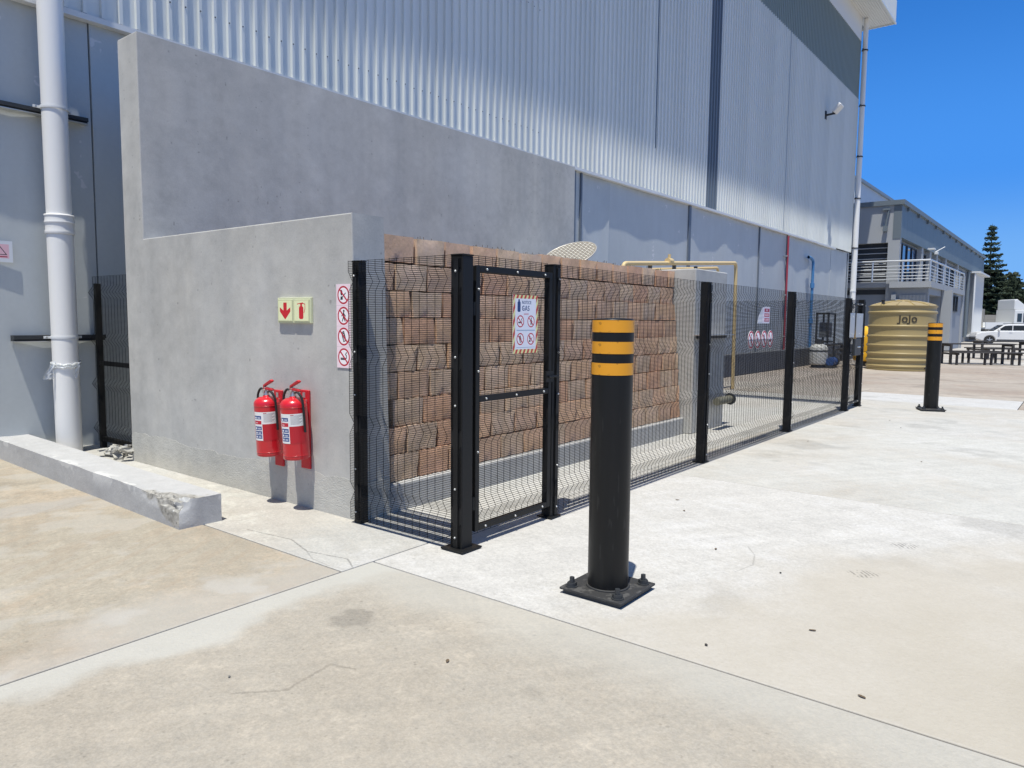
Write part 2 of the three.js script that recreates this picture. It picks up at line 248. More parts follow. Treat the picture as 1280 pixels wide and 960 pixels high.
  for (let i = 0; i + 1 < joints.length; i++) {
    const a = joints[i] + 0.008, b = joints[i + 1] - 0.008, w = b - a, g = new THREE.BoxGeometry(w, 4.98, 0.14, 16, 8, 1), p = g.attributes.position, s = i * 3.7, bow = 0.016 + 0.020 * hash(i, 3);
    for (let k = 0; k < p.count; k++) { const u = p.getX(k) / w + 0.5, y = p.getY(k) / 4.98 + 0.5;
      const q = p.getZ(k) > 0 ? -bow * Math.sin(Math.PI * u) + 0.014 * Math.sin(2 * Math.PI * u + s) * (0.6 + 0.4 * Math.cos(y * 5 + s)) + 0.006 * Math.sin(5 * Math.PI * u + s * 2 + y * 3) : 0; p.setZ(k, p.getZ(k) + q); }
    g.computeVertexNormals(); g.translate((a + b) / 2, 2.49, ZC - 0.135);
    const m = obj('wall_panel', boxUV(g, 6, 6, s, 0), M.low, shed);
  }
  for (const [x, w] of [[10.498, 0.13], [10.812, 0.05], [16.699, 0.14], [25.669, 0.04], [22.585, 0.04], [34.921, 0.05]]) obj('cover_strip', bb(x - w / 2, x + w / 2, 0, 4.92, ZC - 0.09, ZC - 0.02), mat(0.13, 0.155, 0.19, 0.5), shed);
}
// black slotted rails that the downpipe hangs on
for (const [y, a, b, what] of [[3.79, -2.0, 0.197, 'black slotted steel rail high on the grey wall behind the downpipe'], [1.296, -0.658, 0.294, 'black slotted steel rail low on the grey wall behind the downpipe']]) {
  const t = thing('wall_rail', what, 'rail', [0, 0, 0]); obj('channel', [bb(a, b, y - 0.012, y + 0.03, -6.07, -5.96), bb(a, b, y - 0.034, y - 0.012, -6.07, -5.99)], M.rail, t);
  obj('lip', bb(a, b, y - 0.042, y - 0.035, -6.07, -5.95), M.zinc, t);
}
// the fat white downpipe
{
  const t = thing('downpipe', 'fat white plastic downpipe strapped to the grey wall beside the concrete kerb', 'downpipe', [-0.223, 0, -5.78]);
  const lathe = (pts) => new THREE.LatheGeometry(pts.map(([r, y]) => new THREE.Vector2(r, y)), 40);
  const S = 1.082, sc = (q) => q.map(([r, y]) => [r * S, y + 0.08]);
  obj('pipe', [lathe([[0.131, 0], [0.131, 2.44], [0.137, 2.46], [0.137, 2.48]]), lathe([[0.1255, 2.6], [0.1255, 9.8], [0.122, 16.05]])], M.pvc, t);
  obj('socket', lathe(sc([[0.127, 2.36], [0.134, 2.37], [0.134, 2.40], [0.129, 2.405], [0.129, 2.475], [0.1365, 2.48], [0.1365, 2.50], [0.131, 2.505], [0.131, 2.555], [0.136, 2.56], [0.136, 2.575], [0.116, 2.58]])), M.pvc, t);
  for (const y of [3.80, 1.306, 7.0, 10.1, 13.3]) {
    const k = obj('strap', [lathe([[0.1325, y - 0.017], [0.1366, y - 0.016], [0.1366, y + 0.016], [0.1325, y + 0.017]]), bb(-0.195, -0.122, y - 0.014, y + 0.014, -0.05, -0.043), bb(0.122, 0.195, y - 0.014, y + 0.014, -0.05, -0.043)], M.white, t);
    obj('bolt', [cyl(0.011, 0.011, 0.03, 0.168, 0, 0, 6).rotateX(Math.PI / 2).translate(0, y, -0.04), cyl(0.011, 0.011, 0.03, -0.168, 0, 0, 6).rotateX(Math.PI / 2).translate(0, y, -0.04)], M.zinc, k);
  }
}
{ // clear plastic scrap knotted round the pipe
  const t = thing('plastic_scrap', 'crumpled clear plastic scrap knotted round the fat white downpipe', 'plastic scrap', [-0.223, 1.02, -5.78]);
  const m = new THREE.MeshPhysicalMaterial({ color: 0xf4f6f6, roughness: 0.18, transmission: 0.55, thickness: 0 });
  const ring = []; for (let i = 0; i < 30; i++) { const a = i / 30 * Math.PI * 2; ring.push(V(Math.cos(a) * (0.138 + 0.006 * rnd()), 0.02 * Math.cos(a * 1 + 1) + rr(-0.008, 0.008), Math.sin(a) * (0.138 + 0.006 * rnd()))); }
  obj('twist', [new THREE.TubeGeometry(new THREE.CatmullRomCurve3(ring, true), 90, 0.011, 6, true), new THREE.TubeGeometry(new THREE.CatmullRomCurve3(ring.map((p) => V(p.x * 1.01, p.y - 0.028 + rr(-0.006, 0.006), p.z * 1.01)), true), 90, 0.008, 6, true)], m, t);
  const tail = new THREE.PlaneGeometry(0.085, 0.19, 6, 10), p = tail.attributes.position;
  for (let i = 0; i < p.count; i++) { const y = p.getY(i); p.setXYZ(i, p.getX(i) * (0.55 + 0.9 * (0.1 - y) / 0.2) + rr(-0.006, 0.006) - (0.095 - y) * 0.35, y - 0.08, rr(-0.012, 0.012) + Math.sin(p.getX(i) * 90) * 0.012); } tail.computeVertexNormals();
  obj('tail', tail.translate(-0.136, 0, 0.04), m, t);
  const flap = new THREE.PlaneGeometry(0.05, 0.17, 4, 8), q = flap.attributes.position; for (let i = 0; i < q.count; i++) q.setXYZ(i, q.getX(i) * (0.4 + (0.09 - q.getY(i)) * 3) + (0.085 - q.getY(i)) * -0.25, q.getY(i) - 0.06, rr(-0.006, 0.006)); flap.computeVertexNormals();
  obj('flap', flap.translate(0.09, -0.02, 0.125), m, t);
}
// downpipe at the far corner
{
  const t = thing('downpipe', 'slim white downpipe running down the far corner of the warehouse', 'downpipe', [35.4, 0, -5.93]);
  obj('pipe', [cyl(0.13, 0.14, 7.0, 0, 3.5, 0.1, 20), cyl(0.11, 0.13, 9.05, 0, 11.52, 0.1, 20)], M.pvc, t);
  for (const y of [3.1, 5.2, 7.6, 9.6, 12.0, 14.6]) obj('bracket', [cyl(0.15, 0.15, 0.05, 0, y, 0.1, 16), bb(-0.28, -0.1, y - 0.03, y + 0.03, 0.04, 0.1)], y > 5 ? M.dark : M.white, t);
}
{ // floodlight high on the cladding
  const t = thing('floodlight', 'small white floodlight on a bracket high on the ribbed cladding', 'floodlight', [29.835, 10.423, -5.955]);
  obj('bracket', [bb(-0.08, 0.08, -0.22, 0.12, -0.03, 0.01), bar(V(0, -0.05, 0), V(0.02, -0.02, 0.36), 0.045)], M.dark, t);
  const h = obj('lamp_head', new RoundedBoxGeometry(0.52, 0.14, 0.42, 2, 0.04).rotateX(-0.8).translate(0.03, 0.16, 0.46), M.white, t);
  obj('lens', new THREE.BoxGeometry(0.44, 0.01, 0.34).rotateX(-0.8).translate(0.03, 0.105, 0.407), M.dark, h);
}

// ------------------------------------------------------------------ the concrete walls of the gas enclosure
{
  const t = thing('concrete_wall', 'grey plastered concrete enclosure wall with a tall back and a lower end wall', 'wall');
  // end wall with the upstand that ends the tall back wall, in one plane; its free edge leans back a little.
  // profile in (z, y) run along x; only the open end is eased, so the two pieces butt without a step
  const run = (prof, x0, x1, easedLow) => { const g = extrude(prof, x1 - x0 - 0.009, 0.009), p = g.attributes.position; for (let i = 0; i < p.count; i++) p.setZ(i, Math.max(0, p.getZ(i))); g.computeVertexNormals(); g.rotateY(-Math.PI / 2); if (easedLow) return g.translate(x1, 0, 0); g.scale(-1, 1, 1).translate(x0, 0, 0); const q = clean(g), a = q.attributes; for (const k of ['position', 'normal', 'uv']) { const n = a[k].itemSize, d = a[k].array; for (let i = 0; i < a.position.count; i += 3) for (let c = 0; c < n; c++) { const t0 = d[(i + 1) * n + c]; d[(i + 1) * n + c] = d[(i + 2) * n + c]; d[(i + 2) * n + c] = t0; } } q.computeVertexNormals(); return q; };
  obj('end_wall', boxUV(run([[-4.74, -0.1], [-4.74, 4.345], [-4.725, 4.36], [-4.33, 4.36], [-4.33, 2.33], [-1.092, 2.33], [-1.03, -0.1]], 0, 0.315, true), 8, 4, 9.3, 0.2), M.conc, t);
  obj('back_wall', boxUV(run([[-4.74, -0.1], [-4.74, 4.345], [-4.725, 4.36], [-4.33, 4.36], [-4.33, -0.1]], 0.315, 7.94, false), 8, 4, 9.3, 0.2), M.conc, t);
  // strip of raw concrete along the foot, with a ragged paint edge
  const pts = [[-4.735, -0.05], [-1.03, -0.05]]; for (let z = -1.03; z > -4.74; z -= 0.035) pts.push([z, 0.31 + (fbm(z * 1.7, 2, 3) - 0.5) * 0.07 + (fbm(z * 9, 4, 3) - 0.5) * 0.05]); pts.push([-4.735, 0.28]);
  obj('wall_foot', boxUV(extrude(pts, 0.012).rotateY(-Math.PI / 2).translate(0.0106, 0, 0), 2, 1), M.raw, t);
  obj('wall_foot', boxUV(bb(0.002, 0.31, -0.05, 0.29, -1.05, -1.031), 2, 1), M.raw, t);
  // return wall at the far end of the block wall
  obj('return_wall', boxUV(new RoundedBoxGeometry(1.1, 2.26, 3.4, 2, 0.015).translate(6.3, 1.13, -2.62), 8, 4, 2), M.conc, t);
}
{ // broken plaster and rubble at the foot of the wall
  const t = thing('rubble', 'broken plaster and stones at the foot of the concrete wall by the gap', 'rubble', [0.0, 0, -4.95]);
  for (let i = 0; i < 14; i++) { const g = new THREE.BoxGeometry(rr(0.05, 0.13), rr(0.02, 0.05), rr(0.05, 0.11), 2, 2, 2), p = g.attributes.position; for (let k = 0; k < p.count; k++) { const h = (a) => (hash(Math.round(p.getX(k) * 200) + i * 7 + a, Math.round(p.getY(k) * 200) * 31 + Math.round(p.getZ(k) * 200)) - 0.5) * 0.022; p.setXYZ(k, p.getX(k) + h(1), p.getY(k) + h(2), p.getZ(k) + h(3)); } g.rotateX(rr(-0.5, 0.5)).rotateY(rnd() * 6).rotateZ(rr(-0.4, 0.4)); const q = g.toNonIndexed(); q.computeVertexNormals(); obj('stone', q.translate(rr(-0.10, 0.06), 0.025 + Math.floor(i / 5) * 0.05, rr(-0.35, 0.24)), i % 3 ? M.raw : M.conc, t); }
}
// ------------------------------------------------------------------ retaining wall of split-face blocks on a footing
{
  const t = thing('block_wall', 'retaining wall of brown split-face blocks on a concrete footing behind the mesh', 'retaining wall');
  const foot = new RoundedBoxGeometry(5.43, 0.30, 0.30, 3, 0.02).translate(3.035, 0.075, -1.18); obj('footing', boxUV(foot, 8, 4), texMat(wallTex(512, 512, 4, 4, [0.44, 0.435, 0.42], 19), 0.9), t);
  const W = 0.365, H = 0.2215, blockTex = [[0.70, 0.455, 0.30], [0.62, 0.415, 0.29], [0.71, 0.51, 0.355], [0.67, 0.40, 0.26], [0.63, 0.46, 0.335], [0.73, 0.47, 0.30]].map((c, s) => makeTex(256, 256, 0.5, 0.5, (x, y, o) => { const a = fbm(x * 9 + s * 5, y * 9, 4), b = fbm(x * 60, y * 60 + s, 3), e = noise(x * 300, y * 300), k = 1 + 0.30 * (a - 0.5) + 0.24 * (b - 0.5) + 0.14 * (e - 0.5); o[0] = c[0] * k; o[1] = c[1] * k; o[2] = c[2] * k * (1 + 0.15 * (a - 0.5)); }));
  const mats = blockTex.map((m) => texMat(m, 0.95, { bumpMap: grainTex, bumpScale: 0.012 }));
  const variant = (s, w) => { const g = new THREE.BoxGeometry(w, H - 0.006, 0.24, 6, 3, 1), p = g.attributes.position;
    for (let i = 0; i < p.count; i++) { let x = p.getX(i), y = p.getY(i), z = p.getZ(i); const u = x / w + 0.5, v = y / H + 0.5;
      if (z > 0) { z += -0.010 + (hash(Math.round(x * 97) + s * 31, Math.round(y * 97)) - 0.5) * 0.011 - (Math.abs(x) < 0.02 ? 0.006 : 0) - 0.006 * v; const e = Math.max(Math.abs(u - 0.5) * 2, Math.abs(v - 0.5) * 2); if (e > 0.95) z -= 0.005; }
      if (u > 0.99) x -= 0.005 + 0.026 * (s % 3 === 2 ? v : 1 - v) * (z > 0 ? 1 : 0.5); if (u < 0.01) x += 0.003 + 0.006 * hash(s, 5) * v;
      if (v > 0.98) y -= 0.004 * hash(Math.round(x * 61), s); p.setXYZ(i, x, y, z); }
    return boxUV(toCreasedNormals(g.toNonIndexed(), 0.45), 0.5, 0.5, s * 0.13, s * 0.07); };
  const full = [0, 1, 2, 3, 4].map((s) => variant(s, W)), rows = 9, x0 = 0.33, x1 = 5.74;
  for (let r = 0; r < rows; r++) {
    let x = x0 - (r % 2 ? W * 0.5 : 0) + rr(-0.03, 0.03) + (r % 3) * 0.05, k = 0;
    while (x < x1 - 0.05) {
      const a = Math.max(x, x0), b = Math.min(x + W, x1), w = b - a; if (w > 0.07) {
        const m = obj('block', w > W - 0.01 ? full[Math.floor(rnd() * 5)] : variant(k + r, w), mats[Math.floor(rnd() * 6)], t);
        m.position.set((a + b) / 2, 0.228 + H * (r + 0.5), -1.195 - 0.017 * r + rr(-0.005, 0.005)); m.rotation.y = rr(-0.018, 0.018); m.rotation.z = rr(-0.008, 0.008); if (r === rows - 1) { m.scale.x = rr(0.955, 0.985); m.position.y += rr(-0.006, 0.012); m.rotation.z = rr(-0.02, 0.02); } }
      x += W + rr(-0.006, 0.008); k++;
    }
  }
}
{ // the earth fill behind the blocks, with dry stalks on its edge
  const g = new THREE.BoxGeometry(5.42, 2.0, 2.8, 30, 1, 16), p = g.attributes.position; for (let i = 0; i < p.count; i++) if (p.getY(i) > 0.5) p.setY(i, p.getY(i) + (fbm(p.getX(i) * 2, p.getZ(i) * 2, 3) - 0.5) * 0.10); g.computeVertexNormals();
  const soil = obj('earth_fill', g.translate(3.035, 1.16, -2.925), mat(0.22, 0.175, 0.13, 0.98)); struct(soil);
  const st = []; for (let i = 0; i < 260; i++) { const x = rr(0.4, 5.7), z = rr(-1.5, -1.26), h = rr(0.015, 0.06); st.push(bar(V(x, 2.16, z), V(x + rr(-0.03, 0.03), 2.2 + h, z + rr(-0.02, 0.02)), 0.003, 4)); }
  const d = obj('dry_grass', st, mat(0.10, 0.085, 0.05, 0.95)); stuff(d); tag(d, 'sparse dry grass stubble along the top of the brown block wall', 'grass');
}
{ // tread plate lid leaning on the fill
  const t = thing('manhole_cover', 'round tread plate lid tilted up above the brown block wall', 'manhole cover', [4.28, 2.38, -2.0]);
  const k = new THREE.Group(); k.name = 'lid_plate'; t.add(k); k.quaternion.setFromUnitVectors(V(0, 1, 0), V(-0.50, 0.80, 0.02).normalize());
  const m = mat(0.50, 0.475, 0.42, 0.45, { metalness: 0.5 }), dirty = mat(0.24, 0.215, 0.175, 0.7, { metalness: 0.2 }); obj('plate', cyl(0.36, 0.36, 0.008, 0, 0, 0, 48), dirty, k);
  const tr = []; for (let i = -11; i <= 11; i++) for (let j = -11; j <= 11; j++) { const x = (i + (j % 2 ? 0.5 : 0)) * 0.05, z = j * 0.035; if (Math.hypot(x, z) < 0.335) tr.push(new THREE.SphereGeometry(1, 6, 4).scale(0.023, 0.006, 0.010).rotateY(j % 2 ? 0.8 : -0.8).translate(x, 0.005, z)); }
  stuff(obj('tread', tr, m, k)); obj('rim', new THREE.TorusGeometry(0.358, 0.009, 6, 48).rotateX(Math.PI / 2), m, k);
}
{ // hatch frame that carries the lid
  const t = thing('tank_hatch', 'low round tank hatch on the fill under the tread plate lid', 'hatch', [4.25, 2.1, -2.15]);
  obj('collar', new THREE.LatheGeometry([[0.30, 0], [0.36, 0], [0.36, 0.14], [0.30, 0.14], [0.30, 0]].map(([a, b]) => new THREE.Vector2(a, b)), 32), M.dark, t);
}
// ------------------------------------------------------------------ mesh fence
const FH = 1.96, BENDS = [0.24, 0.76, 1.28, 1.815];
const bendAt = (y, amp) => { for (const b of BENDS) { const d = Math.abs(y - b); if (d < 0.075) return amp * (1 - d / 0.075); } return 0; };
function meshGeo(len, y0, y1, amp) {
  const pos = [], idx = [], r = 0.0021;
  const ring = (pts, ax) => { const base = pos.length / 3; pts.forEach(([x, y, z]) => { for (let k = 0; k < 3; k++) { const a = k * 2.0944 + 0.5, c = Math.cos(a) * r, s = Math.sin(a) * r; ax ? pos.push(x, y + c, z + s) : pos.push(x + c, y, z + s); } });
    for (let i = 0; i + 1 < pts.length; i++) for (let k = 0; k < 3; k++) { const a = base + i * 3 + k, b = base + i * 3 + (k + 1) % 3; idx.push(a, a + 3, b, b, a + 3, b + 3); } };
  for (let y = y0; y <= y1; y += 0.0127) { const z = bendAt(y, amp); ring([[0, y, z], [len, y, z]], true); }
  const ys = [y0]; for (const b of BENDS) ys.push(b - 0.075, b, b + 0.075); ys.push(y1); const yy = ys.filter((y) => y >= y0 && y <= y1);
  const n = Math.round(len / 0.0762); for (let i = 0; i <= n; i++) { const x = 0.004 + i * (len - 0.008) / n; ring(yy.map((y) => [x, y, bendAt(y, amp) - 0.003]), false); }
  const g = new THREE.BufferGeometry(); g.setAttribute('position', new THREE.Float32BufferAttribute(pos, 3)); g.setIndex(idx); g.computeVertexNormals(); return clean(g);
}
const boltGeo = (n = 'z') => { const g = merge([new THREE.CylinderGeometry(0.0085, 0.0085, 0.006, 8), new THREE.SphereGeometry(0.0075, 8, 5, 0, 6.3, 0, 1.6).translate(0, 0.002, 0)]); return n === 'z' ? g.rotateX(Math.PI / 2) : g.rotateZ(Math.PI / 2); };
const boltZ = boltGeo('z'), boltX = boltGeo('x');
function fencePost(parent, x, z, w, face = 'z', h = FH, plateW = 0.14) {
  const p = obj('post', rb(w, h, w, 0, h / 2, 0, 0.006), M.black, parent); p.position.set(x, 0, z);
  obj('cap', rb(w + 0.006, 0.012, w + 0.006, 0, h + 0.006, 0, 0.005), M.black, p);
  const b = obj('base_plate', rb(plateW, 0.012, plateW, 0, 0.012, 0, 0.004), M.black, p);
  for (const y of [0.09, 0.42, 0.98, 1.30, 1.86]) { const q = obj('bolt', face === 'z' ? boltZ : boltX, M.zinc, p); face === 'z' ? q.position.set(w * 0.18, y, w / 2 + 0.012) : q.position.set(-w / 2 - 0.012, y, 0); }
  obj('clamp_strip', face === 'z' ? rb(0.04, h - 0.04, 0.006, w * 0.18, h / 2, w / 2 + 0.007, 0.002) : rb(0.006, h - 0.04, 0.04, -w / 2 - 0.007, h / 2, 0, 0.002), M.black, p);
  return p;
}
{
  const t = thing('mesh_fence', 'black welded mesh fence with folded panels in front of the gas enclosure', 'fence');
  const panel = (x, z, len, turn, amp, off) => { const m = stuff(obj('mesh_panel', meshGeo(len, 0.035, FH + 0.01, amp), M.wire, t)); m.position.set(x, 0, z); m.rotation.y = turn; return m; };
  // short return panel against the end wall: its folds point inwards
  { const m = panel(-0.056, 0.045, 1.115, Math.PI / 2, 0.042); }
  fencePost(t, 0, -1.012, 0.075, 'x', FH, 0.08); fencePost(t, 0.005, 0.005, 0.105, 'x', FH, 0.2);
  for (const x of [1.045, 3.95, 6.90, 10.07]) fencePost(t, x, 0, 0.09, 'z');
  for (const [a, b] of [[1.045, 3.95], [3.95, 6.90], [6.90, 10.07]]) panel(a - 0.02, 0.049, b - a + 0.04, 0, 0.046);
  fencePost(t, 11.03, 0, 0.10, 'z');
  // side return at the far end, running back to the warehouse
  { const m = panel(11.07, 0, 4.6, Math.PI / 2, 0.042); } fencePost(t, 11.03, -4.6, 0.08, 'x');
}
function gate(label, x0, x1, y0, y1, extraTop, group) {
  const t = thing('mesh_gate', label, 'gate', [x0, 0, 0]), w = x1 - x0, s = 0.042, k = M.black;
  obj('stile', rb(s, y1 - y0, s, s / 2, (y0 + y1) / 2, 0.02, 0.004), k, t); obj('stile', rb(s, y1 - y0, s, w - s / 2, (y0 + y1) / 2, 0.02, 0.004), k, t);
  const rails = [y0 + s / 2, 1.01, y1 - s / 2].map((y) => obj('rail', rb(w - 2 * s, s, s, w / 2, y, 0.02, 0.004), k, t));
  stuff(obj('mesh_infill', meshGeo(w - 0.01, y0 - 0.03, y1 + extraTop, 0.046).translate(0.005, 0, -0.006), M.wire, t));
  for (const r of rails) for (const f of [0.12, 0.5, 0.88]) { const b = obj('bolt', boltZ, M.zinc, r); b.position.set(w * f, (r === rails[1] ? 1.01 : r === rails[0] ? y0 + s / 2 : y1 - s / 2), 0.044); }
  for (const y of [0.45, 1.0, 1.55]) { const q = obj('bolt', boltZ, M.zinc, t); q.position.set(s / 2, y + 0.2, 0.044); }
  for (const y of [0.3, 1.62]) obj('hinge', [cyl(0.014, 0.014, 0.09, -0.016, y, 0.03, 10), bb(-0.04, 0.02, y - 0.03, y + 0.03, 0.0, 0.012)], k, t);
  obj('latch', [bb(w - 0.10, w - 0.01, 1.08, 1.16, 0.042, 0.062), bar(V(w - 0.08, 1.12, 0.07), V(w + 0.05, 1.12, 0.07), 0.009)], k, t); return t;
}
gate('black mesh gate with a mid rail and a safety notice beside the corner post', 0.105, 0.995, 0.10, 1.905, 0.07);
gate('narrow black mesh gate at the far end of the fence under grey boards', 10.12, 10.97, 0.09, 1.90, 0.06);
{ // mesh gate closing the gap between the concrete wall and the warehouse
  const t = thing('mesh_gate', 'narrow black mesh panel closing the dark gap beside the concrete wall', 'gate', [0.13, 0, -5.80], Math.PI / 2 * -1);
  obj('post', rb(0.06, 1.92, 0.06, 0.0, 0.96, -0.02, 0.005), M.black, t); stuff(obj('mesh_infill', meshGeo(1.15, 0.08, 2.0, 0.05).translate(-0.05, 0, 0.012), M.wire, t)); obj('rail', rb(1.06, 0.05, 0.05, 0.54, 1.0, -0.02, 0.004), M.black, t); obj('rail', rb(1.06, 0.05, 0.05, 0.54, 0.11, -0.02, 0.004), M.black, t);
}

// ------------------------------------------------------------------ kerb
{
  const L = 7.2, w = 0.33, h = 0.215, g = new THREE.BoxGeometry(w, h, L, 14, 12, 330), p = g.attributes.position;
  const chip = (z) => sm(0.45, 0.75, fbm(z * 2.3 + 3, 1.5, 3)) * (1 - sm(0.2, 1.9, z)) + (1 - sm(0.0, 0.22, z)) * 0.9;        // z measured from the near end
  for (let i = 0; i < p.count; i++) {
    let x = p.getX(i), y = p.getY(i), z = p.getZ(i); const e = L / 2 - z, dx = x + w / 2, dy = h / 2 - y, d = Math.hypot(dx, dy), n = fbm(e * 18, dx * 30 + dy * 30, 3);
    const c = chip(e) * Math.max(0, 1 - d / (0.05 + 0.08 * n)); const n2 = fbm(e * 55, dx * 70 + dy * 60, 3); x += c * 0.034 * (0.4 + n + 0.7 * (n2 - 0.5)); y -= c * 0.036 * (0.4 + n + 0.7 * (n2 - 0.5));
    if (e < 0.12 && dx < 0.14) { const q = (1 - e / 0.12) * (1 - dx / 0.14) * Math.max(0, 1 - dy / 0.18); z -= q * 0.05; x += q * 0.035; }
    x += (fbm(e * 5, y * 8 + 9, 3) - 0.5) * 0.006; y += (fbm(e * 2.6 + 7, x * 12, 3) - 0.5) * (y > 0 ? 0.010 : 0); p.setXYZ(i, x, y, z);
  }
  const k = toCreasedNormals(g.toNonIndexed(), 0.55);
  const paint = makeTex(2048, 256, 7.4, 0.8, (x, y, o) => {   // x along the kerb from its near end, y across its face and top
    const a = fbm(x * 1.5, y * 3, 4), b = fbm(x * 14, y * 14, 4), e = noise(x * 120, y * 120), f = 1 + 0.16 * (a - 0.5) + 0.16 * (b - 0.5) + 0.10 * (e - 0.5); o[0] = 0.42 * f; o[1] = 0.42 * f; o[2] = 0.415 * f;
    const d = Math.abs(y - 0.23), n = fbm(x * 9 + 2, y * 11, 4), lost = sm(0.0, 0.12, chip(x) * (0.26 + n * 0.5) - d * 2.2 - 0.06);
    const raw = 0.30 + 0.34 * (fbm(x * 34, y * 34, 3) - 0.5), cr = speck(x, y, 30, 0.78) * 0.5; toward(o, [raw * 1.04, raw, raw * 0.90], lost); dim(o, 1 - lost * cr);
    toward(o, [0.60, 0.60, 0.58], sm(0.60, 0.66, fbm(x * 5.5 + 31, y * 9 + 2, 3)) * 0.7 * (1 - sm(0.02, 0.12, d)));
  });
  const u = clean(k), q = u.attributes.position, uv = u.attributes.uv, nn = u.attributes.normal; for (let i = 0; i < q.count; i++) { const e = L / 2 - q.getZ(i), top = nn.getY(i) > 0.7; uv.setXY(i, (Math.abs(nn.getZ(i)) > 0.7 ? q.getX(i) + 3.6 : e) / 7.4, (0.0075 + (top ? 0.2225 + (q.getX(i) + w / 2) : q.getY(i) + h / 2)) / 0.8); }
  const t = obj('kerb', u, texMat(paint, 0.85, { bumpMap: (() => { const b = grainTex.clone(); b.repeat.set(7.4 / 2.4, 0.8 / 2.4); b.needsUpdate = true; return b; })(), bumpScale: 0.003 })); t.position.set(-0.818 + 0.028 * L / 2, h / 2 - 0.004, -1.86 - L / 2); t.rotation.y = -0.028; tag(t, 'grey painted concrete kerb block with a chipped near end beside the downpipe', 'kerb');
}
// ------------------------------------------------------------------ signs
const RED = '#c01733', INK = '#1b1b1f';
function ban(c, x, y, rx, ry, what) {                     // round prohibition sign
  c.fillStyle = '#fbf6f6'; c.beginPath(); c.ellipse(x, y, rx, ry, 0, 0, Math.PI * 2); c.fill(); c.save(); c.translate(x, y); c.scale(rx, ry); c.fillStyle = c.strokeStyle = INK; c.lineWidth = 0.11; c.lineCap = 'round';
  const ln = (...p) => { c.beginPath(); c.moveTo(p[0], p[1]); for (let i = 2; i < p.length; i += 2) c.lineTo(p[i], p[i + 1]); c.stroke(); };
  if (what === 'match') { ln(-0.45, 0.45, 0.35, -0.2); c.beginPath(); c.ellipse(-0.3, -0.25, 0.16, 0.3, 0, 0, Math.PI * 2); c.fill(); c.fillRect(-0.45, 0.15, 0.35, 0.35); }
  if (what === 'walk') { c.beginPath(); c.arc(0.05, -0.52, 0.13, 0, Math.PI * 2); c.fill(); c.lineWidth = 0.2; ln(0.02, -0.3, 0, 0.1); c.lineWidth = 0.13; ln(0, 0.1, -0.2, 0.55); ln(0, 0.1, 0.25, 0.55); ln(0.02, -0.25, -0.28, 0.0); ln(0.02, -0.25, 0.3, 0.02); }
  if (what === 'phone') { c.save(); c.rotate(-0.35); c.strokeRect(-0.2, -0.5, 0.4, 1.0); c.strokeRect(-0.12, -0.35, 0.24, 0.3); for (let i = 0; i < 3; i++) for (let j = 0; j < 3; j++) c.fillRect(-0.13 + i * 0.1, 0.05 + j * 0.12, 0.06, 0.07); c.restore(); }
  if (what === 'smoke') { ln(-0.5, 0.25, 0.3, 0.25, 0.3, 0.12, -0.5, 0.12, -0.5, 0.25); ln(0.42, 0.1, 0.42, -0.15, 0.25, -0.3, 0.45, -0.5); }
  c.strokeStyle = RED; c.lineWidth = 0.18; c.beginPath(); c.arc(0, 0, 0.88, 0, Math.PI * 2); c.stroke(); c.lineCap = 'butt'; ln(-0.62, -0.62, 0.62, 0.62); c.restore();
}
function sign(name, label, cat, w, h, t, paint, edge, pos, turn, px = 512, group) {
  const tx = plate(w, h, t, paint, px), g = thing(name, label, cat, pos, turn, group);
  obj('board', bx(w, h, t, 0, 0, 0), edge, g); const f = obj('print', new THREE.PlaneGeometry(w, h).translate(0, 0, t / 2 + 0.0012), texMat(tx, 0.4), g); return g;
}
const cream = mat(0.66, 0.68, 0.45, 0.5), paper = mat(0.72, 0.70, 0.70, 0.6), alu = mat(0.55, 0.56, 0.57, 0.4, { metalness: 0.5 });
const WALLTURN = -Math.PI / 2;                            // faces -x
